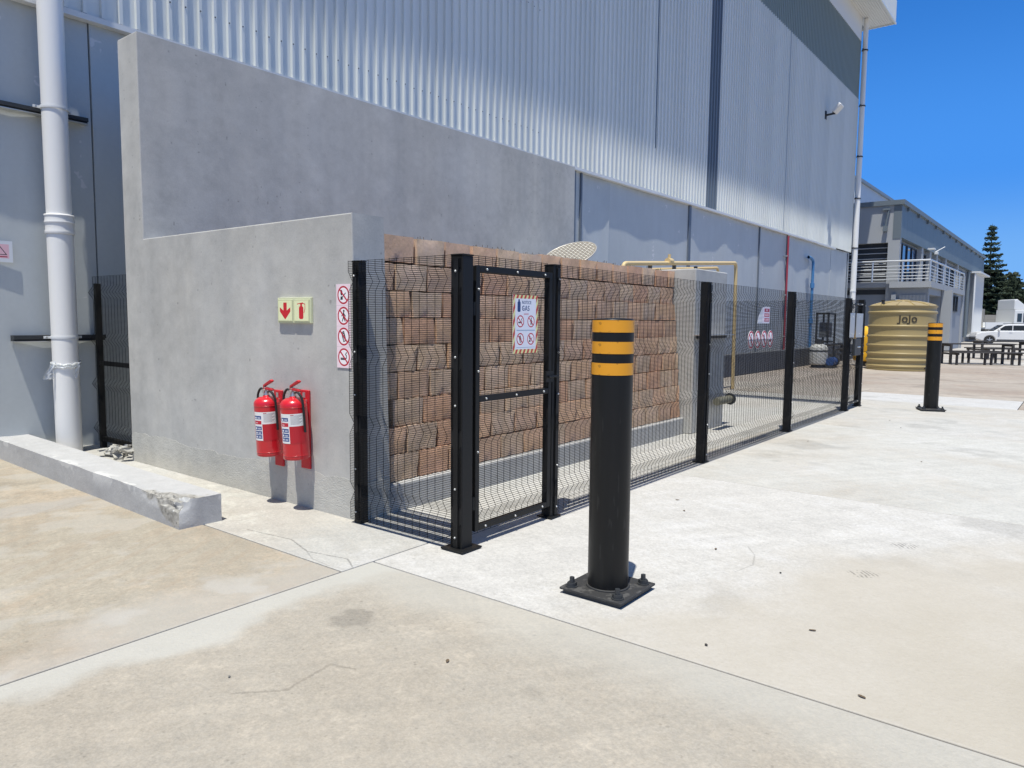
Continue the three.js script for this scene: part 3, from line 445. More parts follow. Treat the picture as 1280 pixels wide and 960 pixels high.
{ // fire extinguisher location sign: frame with two boards
  const t = thing('fire_sign', 'pale yellow sign with a red arrow and extinguisher above the red extinguishers', 'sign', [-0.012, 1.608, -1.788], WALLTURN);
  obj('back_board', rb(0.44, 0.205, 0.022, 0, 0, 0, 0.003), cream, t);
  const left = plate(0.2, 0.18, 0, (c, w, h) => { c.fillStyle = '#eef0c0'; c.fillRect(0, 0, w, h); c.strokeStyle = '#8d8f63'; c.lineWidth = 5; c.strokeRect(6, 6, w - 12, h - 12); c.fillStyle = '#d2202c'; c.beginPath(); const q = (x, y) => c.lineTo(x * w, y * h);
    c.moveTo(0.38 * w, 0.12 * h); q(0.62, 0.12); q(0.62, 0.5); q(0.87, 0.34); q(0.87, 0.55); q(0.5, 0.93); q(0.13, 0.55); q(0.13, 0.34); q(0.38, 0.5); c.fill(); });
  const right = plate(0.2, 0.18, 0, (c, w, h) => { c.fillStyle = '#eef0c0'; c.fillRect(0, 0, w, h); c.strokeStyle = '#8d8f63'; c.lineWidth = 5; c.strokeRect(6, 6, w - 12, h - 12); c.fillStyle = '#d2202c'; c.beginPath(); c.roundRect(0.34 * w, 0.30 * h, 0.30 * w, 0.6 * h, 0.09 * w); c.fill(); c.fillRect(0.43 * w, 0.14 * h, 0.13 * w, 0.2 * h);
    c.strokeStyle = '#d2202c'; c.lineWidth = 0.035 * w; c.beginPath(); c.moveTo(0.22 * w, 0.2 * h); c.lineTo(0.62 * w, 0.14 * h); c.stroke(); c.beginPath(); c.moveTo(0.55 * w, 0.17 * h); c.lineTo(0.75 * w, 0.2 * h); c.lineTo(0.75 * w, 0.4 * h); c.lineTo(0.68 * w, 0.62 * h); c.stroke(); });
  for (const [x, m] of [[-0.108, left], [0.108, right]]) { const f = obj('panel', rb(0.2, 0.178, 0.006, x, -0.002, 0.014, 0.002), cream, t); obj('print', new THREE.PlaneGeometry(0.192, 0.17).translate(x, -0.002, 0.0185), texMat(m, 0.45), f); }
}
sign('prohibition_strip', 'tall white strip of four red prohibition circles beside the black fence post', 'sign', 0.165, 0.635, 0.003, (c, w, h) => { c.fillStyle = '#f7dfe4'; c.fillRect(0, 0, w, h); ['match', 'walk', 'phone', 'smoke'].forEach((k, i) => { ban(c, w / 2, h * (0.13 + i * 0.247), w * 0.43, w * 0.43, k); if (i) { c.strokeStyle = '#b9a8ac'; c.lineWidth = 2; c.beginPath(); c.moveTo(0, h * (0.006 + i * 0.247)); c.lineTo(w, h * (0.006 + i * 0.247)); c.stroke(); } }); }, paper, [-0.0035, 1.488, -1.19], WALLTURN, 256);
sign('gas_notice', 'laminated notice with striped border and four prohibition circles on the gate', 'notice', 0.295, 0.415, 0.003, (c, w, h) => {
  c.fillStyle = '#e9e6a0'; c.fillRect(0, 0, w, h); c.save(); c.beginPath(); c.rect(0, 0, w, h); c.clip(); c.fillStyle = '#c9433a'; for (let i = -20; i < 40; i += 2) { c.beginPath(); c.moveTo(i * 40, 0); c.lineTo(i * 40 + 40, 0); c.lineTo(i * 40 + 40 - h * 0.5, h); c.lineTo(i * 40 - h * 0.5, h); c.fill(); } c.restore();
  c.fillStyle = '#eeeef4'; c.fillRect(w * 0.08, h * 0.06, w * 0.84, h * 0.87); c.fillStyle = '#1d3d74'; c.beginPath(); c.roundRect(w * 0.17, h * 0.11, w * 0.12, h * 0.18, w * 0.04); c.fill(); c.fillRect(w * 0.2, h * 0.075, w * 0.06, h * 0.05);
  c.textBaseline = 'middle'; c.font = `bold ${h * 0.075}px sans-serif`; c.fillText('NOTICE', w * 0.34, h * 0.125, w * 0.5); c.font = `bold ${h * 0.12}px sans-serif`; c.fillText('GAS', w * 0.34, h * 0.225, w * 0.48);
  c.fillStyle = '#c01733'; c.font = `bold ${h * 0.035}px sans-serif`; c.fillText('DANGER', w * 0.42, h * 0.325); ban(c, w * 0.29, h * 0.45, w * 0.15, w * 0.15, 'smoke'); ban(c, w * 0.72, h * 0.45, w * 0.15, w * 0.15, 'walk'); ban(c, w * 0.29, h * 0.755, w * 0.15, w * 0.15, 'phone'); ban(c, w * 0.72, h * 0.755, w * 0.15, w * 0.15, 'match');
  c.strokeStyle = '#4b7fa6'; c.lineWidth = 4; for (const y of [0.6, 0.61, 0.9]) { c.beginPath(); c.moveTo(w * 0.14, h * y); c.lineTo(w * 0.88, h * y); c.stroke(); }
}, paper, [0.615, 1.517, 0.068], 0, 512);
{ // cut-out stickers on the middle panel
  const t = thing('gas_board', 'white cut-out board with red lettering high on the middle mesh panel', 'sign', [5.66, 1.635, 0.058]);
  const pts = [[-0.26, -0.1], [-0.22, 0.0], [-0.10, 0.085], [0.0, 0.105], [0.17, 0.105], [0.17, -0.105], [-0.26, -0.105]];
  obj('board', extrude(pts, 0.004), paper, t);
  const tx = plate(0.2, 0.19, 0, (c, w, h) => { c.fillStyle = '#f4e6ea'; c.fillRect(0, 0, w, h); c.fillStyle = '#b2203f'; for (let i = 0; i < 3; i++) c.fillRect(w * 0.26, h * (0.08 + i * 0.31), w * 0.68, h * 0.22); c.fillStyle = '#f6e6ea'; c.font = `bold ${h * 0.17}px sans-serif`; c.textAlign = 'center'; ['NO', 'NAKED', 'FLAMES'].forEach((s, i) => c.fillText(s, w * 0.6, h * (0.25 + i * 0.31), w * 0.62)); }, 256); obj('print', new THREE.PlaneGeometry(0.27, 0.195).translate(0.032, 0, 0.0055), texMat(tx, 0.5), t);
  ['walk', 'match', 'phone', 'smoke'].forEach((k, i) => {
    const s = thing('prohibition_board', ['oval prohibition board on the middle mesh panel, leftmost of the four', 'oval prohibition board on the middle mesh panel, second from its left', 'oval prohibition board on the middle mesh panel, third from its left', 'oval prohibition board on the middle mesh panel, rightmost of the four'][i], 'sign', [5.19 + i * 0.232, 1.33, 0.058], 0, 'oval boards on the middle mesh panel');
    const e = new THREE.Shape(); e.absellipse(0, 0, 0.098, 0.112, 0, Math.PI * 2); obj('board', new THREE.ExtrudeGeometry(e, { depth: 0.004, bevelEnabled: false, curveSegments: 24 }), paper, s);
    const tx2 = plate(0.19, 0.22, 0, (c, w, h) => { ban(c, w / 2, h / 2, w / 2, h / 2, k); }, 128); obj('print', new THREE.ShapeGeometry((() => { const q = new THREE.Shape(); q.absellipse(0, 0, 0.095, 0.109, 0, Math.PI * 2); return q; })(), 24).translate(0, 0, 0.0055), texMat(tx2, 0.5), s);
    const f = s.children[1].geometry, p = f.attributes.position, u = f.attributes.uv; for (let j = 0; j < p.count; j++) u.setXY(j, p.getX(j) / 0.19 + 0.5, p.getY(j) / 0.22 + 0.5);
  });
}
{ // the two grey boards and the lock box at the far gate
  const t1 = thing('notice_board', 'weathered grey board on the left post of the far narrow gate', 'board', [10.06, 1.50, 0.075]); obj('board', rb(0.30, 0.43, 0.012, 0, 0, 0, 0.004), alu, t1); for (const y of [-0.15, 0.15]) obj('bolt', boltZ.clone().translate(0, y, 0.008), M.zinc, t1);
  const t2 = thing('notice_board', 'weathered grey board on the mesh of the far narrow gate', 'board', [10.58, 1.50, 0.075]); obj('board', rb(0.46, 0.43, 0.012, 0, 0, 0, 0.004), alu, t2); for (const y of [-0.15, 0.15]) obj('bolt', boltZ.clone().translate(0, y, 0.008), M.zinc, t2);
  const t3 = thing('lock_box', 'dark lock cover plate below the grey boards on the far gate', 'lock box', [10.42, 1.12, 0.08]); obj('cover', rb(0.42, 0.30, 0.05, 0, 0, 0, 0.01), M.rail, t3); obj('handle', bar(V(-0.1, 0, 0.04), V(0.08, 0, 0.04), 0.012), M.zinc, t3);
}
sign('warning_sign', 'small warning sign with a triangle on the grey wall beside the downpipe', 'sign', 0.215, 0.23, 0.003, (c, w, h) => { c.fillStyle = '#d9dde2'; c.fillRect(0, 0, w, h); c.fillStyle = '#e3b8c2'; c.fillRect(w * 0.06, h * 0.16, w * 0.78, h * 0.66); c.strokeStyle = '#2b2530'; c.lineWidth = w * 0.035; c.beginPath(); c.moveTo(w * 0.42, h * 0.24); c.lineTo(w * 0.72, h * 0.64); c.lineTo(w * 0.12, h * 0.64); c.closePath(); c.stroke(); c.fillStyle = '#a2203c'; c.fillRect(w * 0.1, h * 0.72, w * 0.66, h * 0.05); }, paper, [-0.712, 2.235, -6.045], 0, 256);

// ------------------------------------------------------------------ fire extinguishers
const red = new THREE.MeshPhysicalMaterial({ color: new THREE.Color().setRGB(0.60, 0.012, 0.022), roughness: 0.28, clearcoat: 0.5, clearcoatRoughness: 0.15 }), redFlat = mat(0.52, 0.015, 0.025, 0.45), rubber = mat(0.015, 0.015, 0.016, 0.6);
const labelTex = plate(0.2, 0.24, 0, (c, w, h) => {
  c.fillStyle = '#eceae6'; c.fillRect(0, 0, w, h); c.fillStyle = '#bf1f2b'; c.fillRect(w * 0.40, h * 0.42, w * 0.6, h * 0.58);
  c.fillStyle = '#2b4a86'; for (const [y, k] of [[0.13, 0.12], [0.50, 0.13], [0.66, 0.12], [0.80, 0.13]]) c.fillRect(w * 0.03, h * y, w * 0.34, h * k); c.fillStyle = '#c7283a'; c.fillRect(w * 0.03, h * 0.30, w * 0.34, h * 0.13);
  c.fillStyle = '#f2f2f2'; for (const y of [0.17, 0.54, 0.70, 0.84]) { c.fillRect(w * 0.07, h * y, w * 0.08, h * 0.06); c.fillRect(w * 0.2, h * (y + 0.01), w * 0.13, h * 0.015); c.fillRect(w * 0.2, h * (y + 0.04), w * 0.13, h * 0.015); } c.font = `bold ${h * 0.05}px sans-serif`; c.fillText('FIRE', w * 0.08, h * 0.39);
  c.fillStyle = '#55565c'; for (let i = 0; i < 9; i++) c.fillRect(w * 0.46, h * (0.06 + i * 0.035), w * (0.42 - (i % 3) * 0.05), h * 0.01); c.fillStyle = '#b33'; c.fillRect(w * 0.46, h * 0.03, w * 0.12, h * 0.02);
});
function makeExt() {
  const t = thing('fire_extinguisher', '', 'fire extinguisher'), R = 0.104;
  const pr = [[0, 0.0], [R * 0.93, 0.0], [R, 0.006], [R, 0.022], [R * 0.99, 0.026], [R, 0.03]]; pr.push([R, 0.415]); for (let a = 0; a <= 8; a++) { const q = a / 8 * Math.PI / 2; pr.push([0.028 + (R - 0.028) * Math.cos(q), 0.43 + 0.058 * Math.sin(q)]); } pr.push([0.026, 0.50], [0, 0.50]);
  const cy = obj('cylinder', new THREE.LatheGeometry(pr.map(([a, b]) => new THREE.Vector2(a, b)), 40), red, t);
  obj('seam', [new THREE.TorusGeometry(R, 0.0022, 6, 40).rotateX(Math.PI / 2).translate(0, 0.036, 0), new THREE.TorusGeometry(R, 0.0025, 6, 40).rotateX(Math.PI / 2).translate(0, 0.42, 0)], red, cy);
  const lab = new THREE.CylinderGeometry(R + 0.0012, R + 0.0012, 0.235, 24, 1, true, 0, 2.05).translate(0, 0.255, 0).rotateY(-Math.PI / 2 - 0.28); obj('label', lab, texMat(labelTex, 0.4), cy);
  obj('valve', [cyl(0.019, 0.023, 0.035, 0, 0.515, 0, 16), cyl(0.015, 0.015, 0.045, 0, 0.545, 0, 12), new THREE.CylinderGeometry(0.011, 0.011, 0.05, 10).rotateX(Math.PI / 2).translate(0, 0.54, 0.03)], M.zinc, t);
  const hs = (y0, y1, len) => extrude([[-0.02, 0], [len, y1 - y0], [len + 0.012, y1 - y0 + 0.012], [len - 0.01, y1 - y0 + 0.02], [-0.02, 0.018]], 0.022, 0.003).translate(0, y0, -0.011).rotateY(-Math.PI / 2);
  obj('carry_handle', hs(0.548, 0.540, 0.092), redFlat, t); obj('squeeze_lever', hs(0.566, 0.612, 0.092), redFlat, t);
  obj('gauge', new THREE.CylinderGeometry(0.016, 0.016, 0.012, 16).rotateZ(Math.PI / 2).translate(-0.025, 0.535, 0), M.zinc, t);
  obj('hose', new THREE.TubeGeometry(new THREE.CatmullRomCurve3([V(0, 0.54, -0.03), V(0, 0.55, -0.07), V(0.0, 0.50, -0.118), V(-0.005, 0.40, -0.121), V(0.0, 0.25, -0.119), V(0, 0.14, -0.118)]), 40, 0.0095, 8), rubber, t);
  obj('hose', new THREE.TubeGeometry(new THREE.CatmullRomCurve3([V(0, 0.53, 0.03), V(-0.01, 0.535, 0.08), V(0, 0.49, 0.112), V(0.005, 0.40, 0.118), V(0.01, 0.22, 0.116)]), 40, 0.0095, 8), rubber, t).userData.label = 'black hose on the far side of the cylinder';
  obj('hook', [bb(0.06, 0.115, 0.44, 0.455, -0.02, 0.02)], M.zinc, t); return t;
}
{
  const E1 = makeExt(); const E2 = E1.clone(); E2.name = numbered('fire_extinguisher'); scene.add(E2);
  E1.position.set(-0.112, 0.415, -2.022); E2.position.set(-0.112, 0.432, -1.655); E1.rotation.z = 0.05; E2.rotation.z = 0.055;
  E1.userData = { label: 'red fire extinguisher on the concrete wall, farther from the black fence', category: 'fire extinguisher', group: 'fire extinguishers on the concrete wall' };
  E2.userData = { label: 'red fire extinguisher on the concrete wall, nearer to the black fence', category: 'fire extinguisher', group: 'fire extinguishers on the concrete wall' };
  for (const [z, y, l] of [[-2.035, 0.625, 'red backing board behind the extinguisher farther from the fence'], [-1.672, 0.65, 'red backing board behind the extinguisher nearer to the fence']]) {
    const b = thing('backing_board', l, 'backing board', [-0.011, y, z]); obj('board', rb(0.02, 0.64, 0.115, 0, 0, 0, 0.006), redFlat, b); obj('hook_plate', bb(-0.016, -0.0105, 0.26, 0.30, -0.015, 0.015), M.zinc, b);
  }
}
// ------------------------------------------------------------------ bollards
{
  const bandTex = makeTex(512, 64, 1, 0.07, (x, y, o) => { const n = fbm(x * 26, y * 40, 3), d = sm(0.66, 0.74, n) * 0.35, h = 0.5 + 0.5 * Math.sin(x * 380) * Math.sin(y * 900); o[0] = 0.82 * (1 - d) * (0.95 + 0.05 * h); o[1] = 0.355 * (1 - d) * (0.95 + 0.05 * h); o[2] = 0.018; });
  const steel = new THREE.MeshPhysicalMaterial({ color: new THREE.Color().setRGB(0.0115, 0.012, 0.0125), roughness: 0.42, specularIntensity: 0.5 }), dusty = texMat(makeTex(256, 256, 0.5, 0.5, (x, y, o) => { const n = sm(0.5, 0.72, fbm(x * 22, y * 22, 4)); o[0] = 0.03 + 0.05 * n; o[1] = 0.03 + 0.048 * n; o[2] = 0.03 + 0.044 * n; }), 0.7);
  const wear = makeTex(256, 512, 0.75, 1.5, (x, y, o) => { const n = sm(0.62, 0.80, fbm(x * 14, y * 6, 4)) * 0.35 + sm(0.74, 0.80, fbm(x * 40, y * 40, 3)) * 0.5 + 0.15 * fbm(x * 60, y * 9, 3); o[0] = 0.0105 + 0.022 * n; o[1] = 0.0108 + 0.0215 * n; o[2] = 0.011 + 0.020 * n; }); steel.map = wear; steel.color.setRGB(1, 1, 1);
  const t = thing('bollard', 'tall black steel bollard with three orange bands standing before the gate', 'bollard', [-0.035, 0, 1.17], 0, 'black bollards with orange bands'), R = 0.1155, H = 1.56;
  obj('post', new THREE.LatheGeometry([[0, 0.03], [R, 0.03], [R, H - 0.012], [R - 0.004, H - 0.003], [R - 0.012, H], [0, H + 0.004]].map(([a, b]) => new THREE.Vector2(a, b)), 48), steel, t);
  for (let i = 0; i < 3; i++) obj('band', new THREE.CylinderGeometry(R + 0.0015, R + 0.0015, 0.066, 48, 1, true).translate(0, H - 0.042 - i * 0.117, 0), texMat(bandTex, 0.35), t);
  obj('base_plate', [rb(0.40, 0.014, 0.40, 0, 0.030, 0, 0.004)], dusty, t); obj('grout_pad', rb(0.37, 0.022, 0.37, 0, 0.011, 0, 0.004), M.dark, t);
  obj('weld', new THREE.TorusGeometry(R + 0.003, 0.007, 8, 48).rotateX(Math.PI / 2).translate(0, 0.04, 0), dusty, t);
  for (const [x, z] of [[-1, -1], [1, -1], [1, 1], [-1, 1]]) { const b = obj('bolt', [cyl(0.028, 0.029, 0.024, 0, 0.049, 0, 6), cyl(0.036, 0.036, 0.005, 0, 0.0395, 0, 16), cyl(0.014, 0.015, 0.03, 0, 0.076, 0, 10)], M.rail, t); b.position.set(x * 0.148, 0, z * 0.148); b.rotation.y = x + z * 0.4; }
  const c = t.clone(); c.name = numbered('bollard'); c.userData = { label: 'distant black steel bollard with three orange bands beside the tan water tank', category: 'bollard', group: 'black bollards with orange bands' }; c.position.set(11.21, 0, 1.18); c.rotation.y = 0.4; scene.add(c);
}
// ------------------------------------------------------------------ pipes and plant inside the enclosure
const yel = mat(0.64, 0.48, 0.24, 0.55);
{
  const t = thing('gas_pipe', 'yellow gas pipes on stands running over the far end of the block wall', 'pipe');
  obj('main_pipe', pipe([[7.45, 1.9, -3.0], [7.45, 2.52, -3.0], [12.55, 2.86, -3.0], [12.62, 0.02, -3.0]], 0.04, 0.10), yel, t); obj('branch_pipe', pipe([[8.2, 2.46, -3.15], [11.9, 2.72, -3.15], [11.95, 2.4, -3.15], [11.95, 2.2, -3.15]], 0.03, 0.1), yel, t);
  obj('drop_pipe', pipe([[12.85, 2.7, -3.1], [12.85, 0.02, -3.1]], 0.03, 0.05), yel, t); obj('valve', [cyl(0.065, 0.065, 0.16, 0, 0, 0, 12).rotateZ(Math.PI / 2).translate(9.2, 2.67, -3.0), cyl(0.03, 0.03, 0.09, 9.2, 2.76, -3.0, 8)], yel, t);
  for (const [x, y] of [[8.6, 2.6], [9.6, 2.66], [10.6, 2.7]]) obj('stand', [bb(x - 0.025, x + 0.025, 0, y - 0.03, -3.12, -3.06)], M.rail, t);
}
{ const t = thing('pipe_stub', 'short grey pipe with a flange poking out of the return wall', 'pipe', [6.3, 0, 0]); obj('pipe', cyl(0.055, 0.055, 0.5, 0, 0, 0, 14).rotateZ(Math.PI / 2).translate(0.2, 0.42, -0.78), mat(0.18, 0.17, 0.12, 0.6), t); obj('flange', cyl(0.085, 0.085, 0.03, 0, 0, 0, 14).rotateZ(Math.PI / 2).translate(0.46, 0.42, -0.78), M.rail, t); }
{ const t = thing('wall_shelf', 'thin bright steel ledge on the return wall behind the mesh', 'ledge', [6.3, 1.36, -0.86]); obj('ledge', rb(1.15, 0.012, 0.12, 0, 0, 0, 0.003), M.zinc, t); obj('support', bb(-0.5, 0.5, -0.05, -0.006, -0.05, -0.02), M.rail, t); }
{ const t = thing('red_pipe', 'thin red pipe running down the grey warehouse wall', 'pipe'); obj('pipe', bar(V(25.45, 0.1, -5.93), V(25.45, 4.86, -5.93), 0.036, 12), mat(0.36, 0.045, 0.07, 0.6), t); for (const y of [1, 2.6, 4.1]) obj('bracket', bx(0.16, 0.05, 0.12, 25.45, y, -5.98), M.zinc, t); }
{ const t = thing('blue_pipe', 'bright blue water pipe running down the grey warehouse wall', 'pipe'), m = mat(0.06, 0.20, 0.42, 0.6); obj('pipe', pipe([[28.75, 0.1, -5.9], [28.75, 4.14, -5.9], [28.4, 4.25, -5.92], [28.1, 4.25, -5.92]], 0.06, 0.12), m, t); obj('valve', [cyl(0.09, 0.09, 0.2, 28.75, 3.1, -5.9, 12), cyl(0.09, 0.09, 0.2, 28.75, 1.6, -5.9, 12)], m, t); }
{ const t = thing('bund_wall', 'low dark grey bund wall along the foot of the warehouse behind the mesh', 'wall'); obj('wall', boxUV(rb(23.5, 0.62, 0.2, 20.4, 0.31, -4.6, 0.015), 8, 4), texMat(wallTex(512, 256, 8, 4, [0.10, 0.105, 0.115], 43), 0.85), t); }
{ const t = thing('filter_vessel', 'white filter vessel with a dark top standing behind the far mesh panel', 'filter vessel', [22.6, 0, -3.85]);
  obj('vessel', new THREE.LatheGeometry([[0, 0.1], [0.26, 0.1], [0.30, 0.16], [0.30, 0.66], [0.24, 0.76], [0.1, 0.82], [0, 0.83]].map(([a, b]) => new THREE.Vector2(a, b)), 28), mat(0.62, 0.62, 0.58, 0.5), t); obj('valve_head', [cyl(0.11, 0.13, 0.16, 0, 0.9, 0, 14), bx(0.34, 0.07, 0.1, 0.05, 0.92, 0)], M.dark, t); obj('band', cyl(0.305, 0.305, 0.05, 0, 0.58, 0, 28), M.dark, t); obj('foot_ring', cyl(0.22, 0.26, 0.12, 0, 0.06, 0, 20), M.dark, t); }
{ const t = thing('pump', 'blue electric pump on the ground before the white filter vessel', 'pump', [22.7, 0, -3.45]), m = mat(0.03, 0.09, 0.28, 0.45); obj('motor', [cyl(0.14, 0.14, 0.42, 0, 0, 0, 18).rotateZ(Math.PI / 2).translate(0, 0.22, 0), cyl(0.155, 0.155, 0.06, 0, 0, 0, 18).rotateZ(Math.PI / 2).translate(0.2, 0.22, 0)], m, t); obj('pump_head', [cyl(0.17, 0.17, 0.14, 0, 0, 0, 18).rotateZ(Math.PI / 2).translate(0.32, 0.22, 0), cyl(0.05, 0.05, 0.2, 0.32, 0.42, 0, 12)], M.dark, t); obj('foot', bx(0.5, 0.1, 0.24, 0, 0.05, 0), M.dark, t); obj('outlet_pipe', pipe([[0.32, 0.5, 0], [0.32, 0.62, 0], [1.4, 0.62, 0.1], [1.4, 0.05, 0.1]], 0.04, 0.08), M.dark, t); }
{ const t = thing('pipe_rack', 'dark steel frame with a control cabinet and pipework by the far gate', 'pipe rack', [24.2, 0, -4.0]); for (const [x, z] of [[0, 0], [0.9, 0], [0, -0.4], [0.9, -0.4]]) obj('leg', bx(0.06, 1.9, 0.06, x, 0.95, z), M.rail, t); obj('top_frame', [bx(0.96, 0.06, 0.46, 0.45, 1.87, -0.2), bx(0.96, 0.05, 0.46, 0.45, 0.85, -0.2)], M.rail, t); obj('cabinet', rb(0.62, 0.55, 0.3, 0.45, 1.28, -0.2, 0.02), mat(0.14, 0.15, 0.16, 0.5), t); obj('pipework', [pipe([[-1.6, 0.75, 0.1], [0.2, 0.75, 0.1], [1.6, 0.75, 0.1], [1.6, 0.1, 0.1]], 0.05, 0.1), pipe([[-1.0, 0.4, 0.15], [1.4, 0.4, 0.15]], 0.04, 0.1)], M.dark, t); }
// ------------------------------------------------------------------ water tank
{
  const t = thing('water_tank', 'tan ribbed plastic water tank with a domed lid beyond the fence', 'water tank', [23.65, 0, -1.53]), R = 1.0, tan = mat(0.37, 0.285, 0.125, 0.4);
  const pr = [[0, 0], [R + 0.02, 0], [R + 0.02, 0.04]]; const ribs = [0.14, 0.34, 0.55, 0.82, 1.12, 1.45, 1.90];
  for (const y of ribs) pr.push([R, y - 0.055], [R + 0.030, y - 0.026], [R + 0.036, y], [R + 0.030, y + 0.026], [R, y + 0.055]); pr.push([R, 2.06], [R + 0.03, 2.08], [R + 0.03, 2.12]);
  obj('body', new THREE.LatheGeometry(pr.map(([a, b]) => new THREE.Vector2(a, b)), 96), tan, t);
  obj('dome', new THREE.LatheGeometry([[R + 0.02, 2.12], [0.9, 2.15], [0.7, 2.21], [0.45, 2.255], [0.2, 2.27], [0, 2.27]].map(([a, b]) => new THREE.Vector2(a, b)), 72), tan, t);
  for (let k = 0; k < 12; k++) { const a = k / 12 * Math.PI * 2, g = new THREE.TubeGeometry(new THREE.CatmullRomCurve3([[0.98, 2.13], [0.7, 2.215], [0.4, 2.265], [0.2, 2.28]].map(([r, y]) => V(Math.cos(a) * r, y, Math.sin(a) * r))), 10, 0.02, 6); obj('dome_rib', g, tan, t); }
  obj('lid', cyl(0.2, 0.22, 0.05, 0, 2.295, 0, 28), tan, t); obj('vent', [cyl(0.05, 0.05, 0.1, -0.75, 2.22, -0.45, 12), cyl(0.07, 0.05, 0.03, -0.75, 2.28, -0.45, 12)], M.dark, t);
  const font = await new FontLoader().loadAsync('fonts/droid/droid_sans_regular.typeface.json');
  const tg = new TextGeometry('JoJo', { font, size: 0.21, depth: 0.012, curveSegments: 6, bevelEnabled: true, bevelSize: 0.006, bevelThickness: 0.002, bevelSegments: 1 }); tg.computeBoundingBox(); const bw = tg.boundingBox.max.x; tg.translate(-bw / 2, 0, 0); tg.scale(1.12, 1, 1);
  const p = tg.attributes.position, A0 = 2.80; // angle of the lettering round the tank, facing the camera
  for (let i = 0; i < p.count; i++) { const a = A0 - p.getX(i) / R, r = R + 0.003 + p.getZ(i); p.setXYZ(i, Math.cos(a) * r, 1.585 + p.getY(i), Math.sin(a) * r); } tg.computeVertexNormals();
  const ex = obj('lettering', tg, mat(0.05, 0.04, 0.025, 0.7), t); ex.material.side = THREE.DoubleSide;
  obj('outlet', [cyl(0.05, 0.05, 0.2, 0, 0, 0, 12).rotateX(Math.PI / 2).translate(-0.55, 0.12, 0.9)], M.dark, t);
}
{ const t = thing('yellow_drum', 'bright yellow upright tank half hidden behind the tan water tank', 'tank', [25.2, 0, -2.78]), m = mat(0.80, 0.44, 0.02, 0.45); obj('body', new THREE.LatheGeometry([[0, 0.18], [0.52, 0.18], [0.56, 0.24], [0.56, 0.5], [0.52, 0.54], [0.56, 0.58], [0.56, 1.05], [0.5, 1.3], [0.3, 1.42], [0, 1.45]].map(([a, b]) => new THREE.Vector2(a, b)), 36), m, t); obj('stand', [cyl(0.42, 0.45, 0.18, 0, 0.09, 0, 24)], M.dark, t); obj('cap', cyl(0.1, 0.1, 0.07, 0, 1.47, 0, 16), m, t); }

